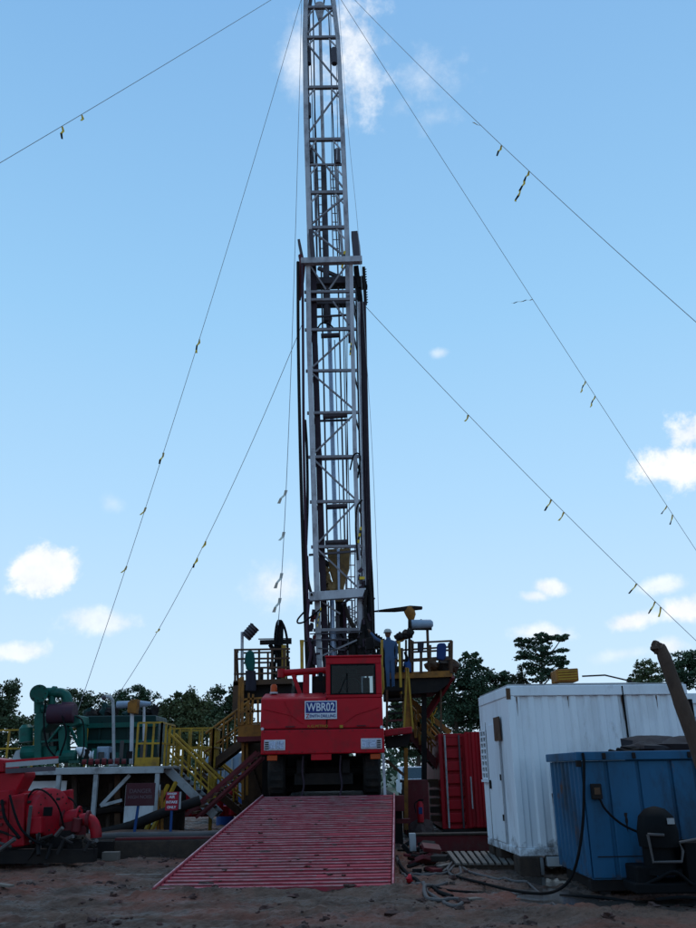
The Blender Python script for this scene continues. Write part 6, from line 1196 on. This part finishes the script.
tree('small dark tree between the left edge tree and the green pipe frame',((-22.53,60.00,2.61)[0],60),[((-22.73,60.00,4.25),1.0,.9),((-22.87,60.00,4.85),.6,.7),((-22.75,60.00,3.27),1.2,1.0)],m=2)
tree('broad tree with a broken crown behind the green pipe frame',((-19.76,60.00,2.57)[0],60),[((-21.37,60.00,5.77),1.1,1.0),((-20.60,60.00,6.44),1.1,.9),((-19.45,60.00,6.28),1.3,1.0),((-18.43,60.00,6.00),1.2,.9),((-20.03,60.00,5.08),2.4,1.5),((-18.19,60.00,4.92),1.6,1.3),((-21.52,60.00,4.70),1.2,1.2),((-19.94,60.00,6.97),.6,.5),((-17.71,60.00,6.53),.8,.5)],dens=1.3)
tree('round headed dark tree behind the white lamp pole',((-16.57,66.00,2.59)[0],66),[((-17.82,66.00,6.70),1.2,1.0),((-17.00,66.00,7.13),1.5,1.0),((-16.04,66.00,6.75),1.3,1.1),((-16.83,66.00,5.94),2.2,1.3),((-18.04,66.00,5.66),1.3,1.2),((-15.58,66.00,5.77),1.2,1.1),((-16.59,66.00,4.76),2.2,1.3)],m=2,dens=1.6)
tree('soft olive tree standing behind the yellow landing rails',((-8.12,42.00,1.97)[0],42),[((-8.85,42.00,4.47),.8,.8),((-8.27,42.00,4.70),.9,.8),((-7.67,42.00,4.60),.8,.9),((-8.52,42.00,3.86),1.3,1.0),((-7.63,42.00,3.75),1.2,1.1),((-8.09,42.00,3.11),1.5,.9),((-9.11,42.00,3.96),.7,.7),((-8.19,42.00,5.03),.5,.4)],m=1,leaf=.17,dens=1.8,droop=.25)
tree('taller dark tree just left of the yellow basket',((-8.00,56.00,2.05)[0],56),[((-9.06,56.00,5.77),1.1,.9),((-8.29,56.00,6.27),1.3,.9),((-7.62,56.00,6.07),1.2,1.2),((-8.76,56.00,4.95),1.6,1.2),((-7.71,56.00,4.93),1.6,1.4),((-9.40,56.00,4.58),1.1,1.0),((-8.19,56.00,3.70),1.8,1.0)],dens=1.5)
tree('low dark tree filling the gap right of the olive tree',((-10.09,60.00,2.11)[0],60),[((-10.32,60.00,5.60),.8,.7),((-10.14,60.00,4.80),1.2,1.0),((-10.38,60.00,3.87),1.3,1.0)],m=2,dens=1.4)
tree('spreading dark green tree right of the orange platform, above the red container',((5.54,46.00,1.79)[0],46),[((6.54,46.00,7.30),.45,.4),((6.29,46.00,6.82),.7,.55),((6.78,46.00,6.76),.5,.5),((5.82,46.00,6.35),.8,.7),((6.88,46.00,5.91),1.3,.8),((7.78,46.00,6.32),.8,.45),((8.30,46.00,5.99),.7,.4),((7.93,46.00,5.47),.9,.5),((5.87,46.00,5.40),1.6,1.1),((6.92,46.00,4.86),1.6,1.0),((5.27,46.00,4.47),1.5,1.1),((6.21,46.00,3.94),1.9,1.0),((4.80,46.00,5.62),1.0,.9),((7.30,46.00,4.24),1.0,.9)],m=2,leaf=.16,dens=1.9)
tree('dark tree behind the right stairs, under the orange platform',((3.73,50.00,1.84)[0],50),[((3.40,50.00,4.76),1.3,1.0),((4.23,50.00,5.08),1.2,1.0),((4.89,50.00,4.29),1.5,1.1),((3.59,50.00,3.86),1.6,1.1),((2.80,50.00,4.32),1.2,1.1),((4.49,50.00,3.30),1.7,1.1),((2.98,50.00,3.10),1.5,1.0)],m=0,leaf=.2,dens=1.9)
tree('slender layered tree standing alone above the white container',((9.47,44.00,1.72)[0],44),[((10.08,44.00,8.03),.55,.28),((10.66,44.00,7.92),.6,.25),((11.20,44.00,8.02),.4,.2),((9.37,44.00,7.78),.6,.28),((8.96,44.00,7.89),.4,.2),((9.71,44.00,7.41),.9,.35),((10.80,44.00,7.29),.8,.32),((9.20,44.00,7.06),.6,.28),((10.18,44.00,6.84),.9,.32),((10.96,44.00,6.77),.5,.28),((9.35,44.00,6.44),.6,.30),((10.49,44.00,6.27),.75,.35),((9.74,44.00,6.08),.9,.35),((11.07,44.00,6.31),.35,.2)],m=2,leaf=.13,dens=1.5,trunk_r=.12,trunk_top=(10.12,44.00,7.82))
tree('bare thin bush left of the slender layered tree',((8.42,44.00,1.74)[0],44),[((8.85,44.00,6.09),.3,.5),((8.51,44.00,5.79),.3,.4),((9.08,44.00,5.68),.3,.4)],m=3,leaf=.10,dens=.9,trunk_r=.05,name='bush')
tree('rounded tree top showing above the white container, left of the log',((19.57,58.00,1.66)[0],58),[((19.71,58.00,7.46),.7,.5),((20.38,58.00,7.86),.8,.6),((20.95,58.00,7.51),.8,.6),((20.33,58.00,6.99),1.5,.8),((19.38,58.00,7.07),.6,.4)],m=1,leaf=.2,dens=2.0)
tree('darker tree top right of the log at the right picture edge',((19.80,52.00,1.62)[0],52),[((20.62,52.00,7.60),.9,.6),((21.28,52.00,7.83),.9,.6),((20.04,52.00,7.00),.8,.7),((20.88,52.00,6.87),1.4,.9),((21.80,52.00,7.22),1.4,1.1),((19.70,52.00,6.41),.8,.5)],m=2,leaf=.2,dens=2.0)
# far wood that reads as one dark mass below the single crowns
n = 24000; wood = []
xx = rng.uniform(-75,75,n); yy = 84+rng.normal(size=n)*2.5
hgt = np.array([3.0+1.0*noise.noise(Vector((x*.12,0,3)))+1.0*noise.noise(Vector((x*.5,1,7))) for x in xx]); zz = hgt*rng.random(n)**.6
P_ = np.stack([xx,yy,zz],1); nrm = rng.normal(size=(n,3))+np.array((0,-.4,.6)); nrm /= np.linalg.norm(nrm,axis=1)[:,None]; t = np.cross(nrm,rng.normal(size=(n,3))); t /= np.linalg.norm(t,axis=1)[:,None]; b_ = np.cross(nrm,t); s = .45*(.6+.8*rng.random(n))[:,None]
q = np.stack([P_-t*s*.5,P_+b_*s*.3,P_+t*s*.5,P_-b_*s*.3],1).reshape(-1,3)
me = bpy.data.meshes.new('far_wood'); me.vertices.add(4*n); me.vertices.foreach_set('co',q.ravel()); me.loops.add(4*n); me.loops.foreach_set('vertex_index',np.arange(4*n)); me.polygons.add(n); me.polygons.foreach_set('loop_start',np.arange(0,4*n,4)); me.polygons.foreach_set('loop_total',np.full(n,4)); me.update()
me.materials.append(LF[2]); o = bpy.data.objects.new('far_wood',me); col.objects.link(o); o['kind'] = 'stuff'; tag(o,'far dark wood along the horizon behind the yard','wood')

# ================================================================== fittings that break up the machines
def bolts(root, c, ax, Rr, n, r=.016, m='dark', ln=.03):
    c = Vector(c); ax = Vector(ax).normalized(); u = ax.cross(Vector((0,0,1))).normalized(); v = ax.cross(u); mb0 = MB(); mb0.tube([(0,0,0),tuple(ax*ln)],r,6)
    first = None
    for k in range(n):
        a = 2*math.pi*k/n; p = c+(u*math.cos(a)+v*math.sin(a))*Rr
        if first is None: off = Vector(root['_w']); first = mb0.build('bolt',m,None); first.parent = root; o = first
        else: o = first.copy(); col.objects.link(o); o.parent = root
        o.location = p-off
bolts(RPm,c1-ax*.02,ax,rr_*.74,14)
bolts(RPm,(-5.31,17.35,0.83),(1,-.1,.05),.16,8,.014); bolts(GR,(-7.82,21.18,3.52),(0,-1,0),.17,8,.016)
for q,lab in ((((-5.65,17.40,0.78),.21),0),(((-5.14,17.25,0.80),.15),0)):
    mb = MB(); p = Vector(q[0]); mb.tube([p-Vector((.025,0,0)),p+Vector((.025,0,0))],q[1],16); mb.build('flange','redd',RPm,smooth=True)
for pts,r in (([(-6.50,16.70,1.26),(-6.34,16.60,0.97),(-6.16,16.60,0.66),(-5.87,16.60,0.45),(-5.64,16.70,0.37)],.022),([(-6.29,17.00,1.16),(-6.16,17.00,1.34),(-5.89,16.90,1.30),(-5.67,17.00,1.05),(-5.57,17.20,0.65)],.018),([(-6.70,16.85,1.17),(-6.52,16.70,0.83),(-6.18,16.60,0.52)],.028),([(-5.81,17.50,1.23),(-5.53,17.40,1.14),(-5.32,17.30,0.92)],.018)):
    mb = MB(); mb.tube(catm([Vector(p) for p in pts]),r,6); mb.build('hose','black',RPm,smooth=True)
for (x,y) in ((30,802),(38,801),(16,805),(16,822),(56,800)): mb = MB(); p = Vector((-6.18,16.90,1.13)); mb.box(Vector(p)+Vector(((x-30)*.021,-.02,-(y-802)*.021)),(.07,.05,.05)); mb.build('fitting','dark',RPm,bevel=.008)
for pts,r in (([(-7.67,21.30,3.37),(-7.63,21.20,2.88),(-7.49,21.20,2.30),(-7.23,21.20,1.99)],.022),([(-7.20,21.20,3.02),(-7.01,21.10,2.52),(-7.11,21.10,2.04)],.022),([(-6.88,21.30,2.97),(-6.69,21.30,2.83),(-6.61,21.30,2.29),(-6.64,21.20,1.94)],.018)):
    mb = MB(); mb.tube(catm([Vector(p) for p in pts]),r,6); mb.build('hose','black',GR,smooth=True)
for a_,b_ in (((-7.23,21.25,2.72),(-7.54,21.40,2.37)),((-6.98,21.25,2.71),(-6.82,21.50,2.30)),((-7.71,21.40,2.38),(-7.25,21.40,2.42))): pbeam(a_,b_,.05,'stay','green',GR)
for k in range(9):
    p = Vector((-6.53,21.30,2.01))+Vector((.17*k,rng.random()*.4,.0)); mb = MB(); hh = .12+.3*rng.random(); mb.box(p+Vector((0,0,hh/2-.05)),(.05+.1*rng.random(),.1,hh),(0,0,rng.random())); mb.build('fitting',('dark','green','hose')[k%3],GT)
# fittings on the white container: lock bar, hinges, rust runs, label
f = Fr((2.66,14.51,0),3.3)
for z in (.75,1.4,2.1): mb = MB(); f.box(mb,-.03,-.0125,.862,.92,z,z+.10); mb.build('hinge','dark',dd)
for (u,z,l,w_) in ((.16,2.74,.34,.012),(1.05,2.74,.22,.010),(1.99,2.74,.5,.012),(2.6,2.74,.25,.012),(.62,1.2,.20,.008)):
    mb = MB(); n = 6; pts = [(u-w_*(1-i/n)*(1+.4*math.sin(i*2)),z-l*i/n) for i in range(n+1)]+[(u+w_*(1-i/n),z-l*i/n) for i in range(n,-1,-1)]; vs = [f(a,.027 if z<2.7 else .027,zz_) for a,zz_ in pts]; mb.add(vs,[tuple(range(len(vs)))]); mb.build('rust_run','brown',C1)
mb = MB(); f.box(mb,2.55,2.75,.012,.026,1.95,2.10); mb.build('notice_panel','yellow',C1) if False else None
f = Fr((3.20,12.30,0),0.6)
for (u0,u1,z_) in ((.1,.9,.45),(1.3,2.4,.38)): mb = MB(); f.box(mb,u0,u1,-.018,-.0125,z_,z_+.012); mb.build('weld_line','dark',BT)
for u in (.3,.72,1.5,1.95): mb = MB(); f.box(mb,u,u+.05,-.085,-.061,z1-.10,z1-.02); mb.build('lug','dark',BT,bevel=.006)

# a few loose boards lying about the mud
for (x,y,l,a,lab) in ((-3.6,15.2,.75,.3,'short split board lying on the mud left of the ramp'),(1.55,15.6,.8,1.2,'muddy board lying between the ramp and the hose tangle'),(-5.2,13.4,.5,-.5,'small broken board on the mud at lower left'),(1.5,12.0,.35,.7,'short stub of timber in the mud near the flat hose loop')):
    z = gh(x,y)+.03; one('loose_board',MB().box((x,y,z),(l,.10,.03),(.03,.04,a)),'pallet',lab,'board',bevel=.005)
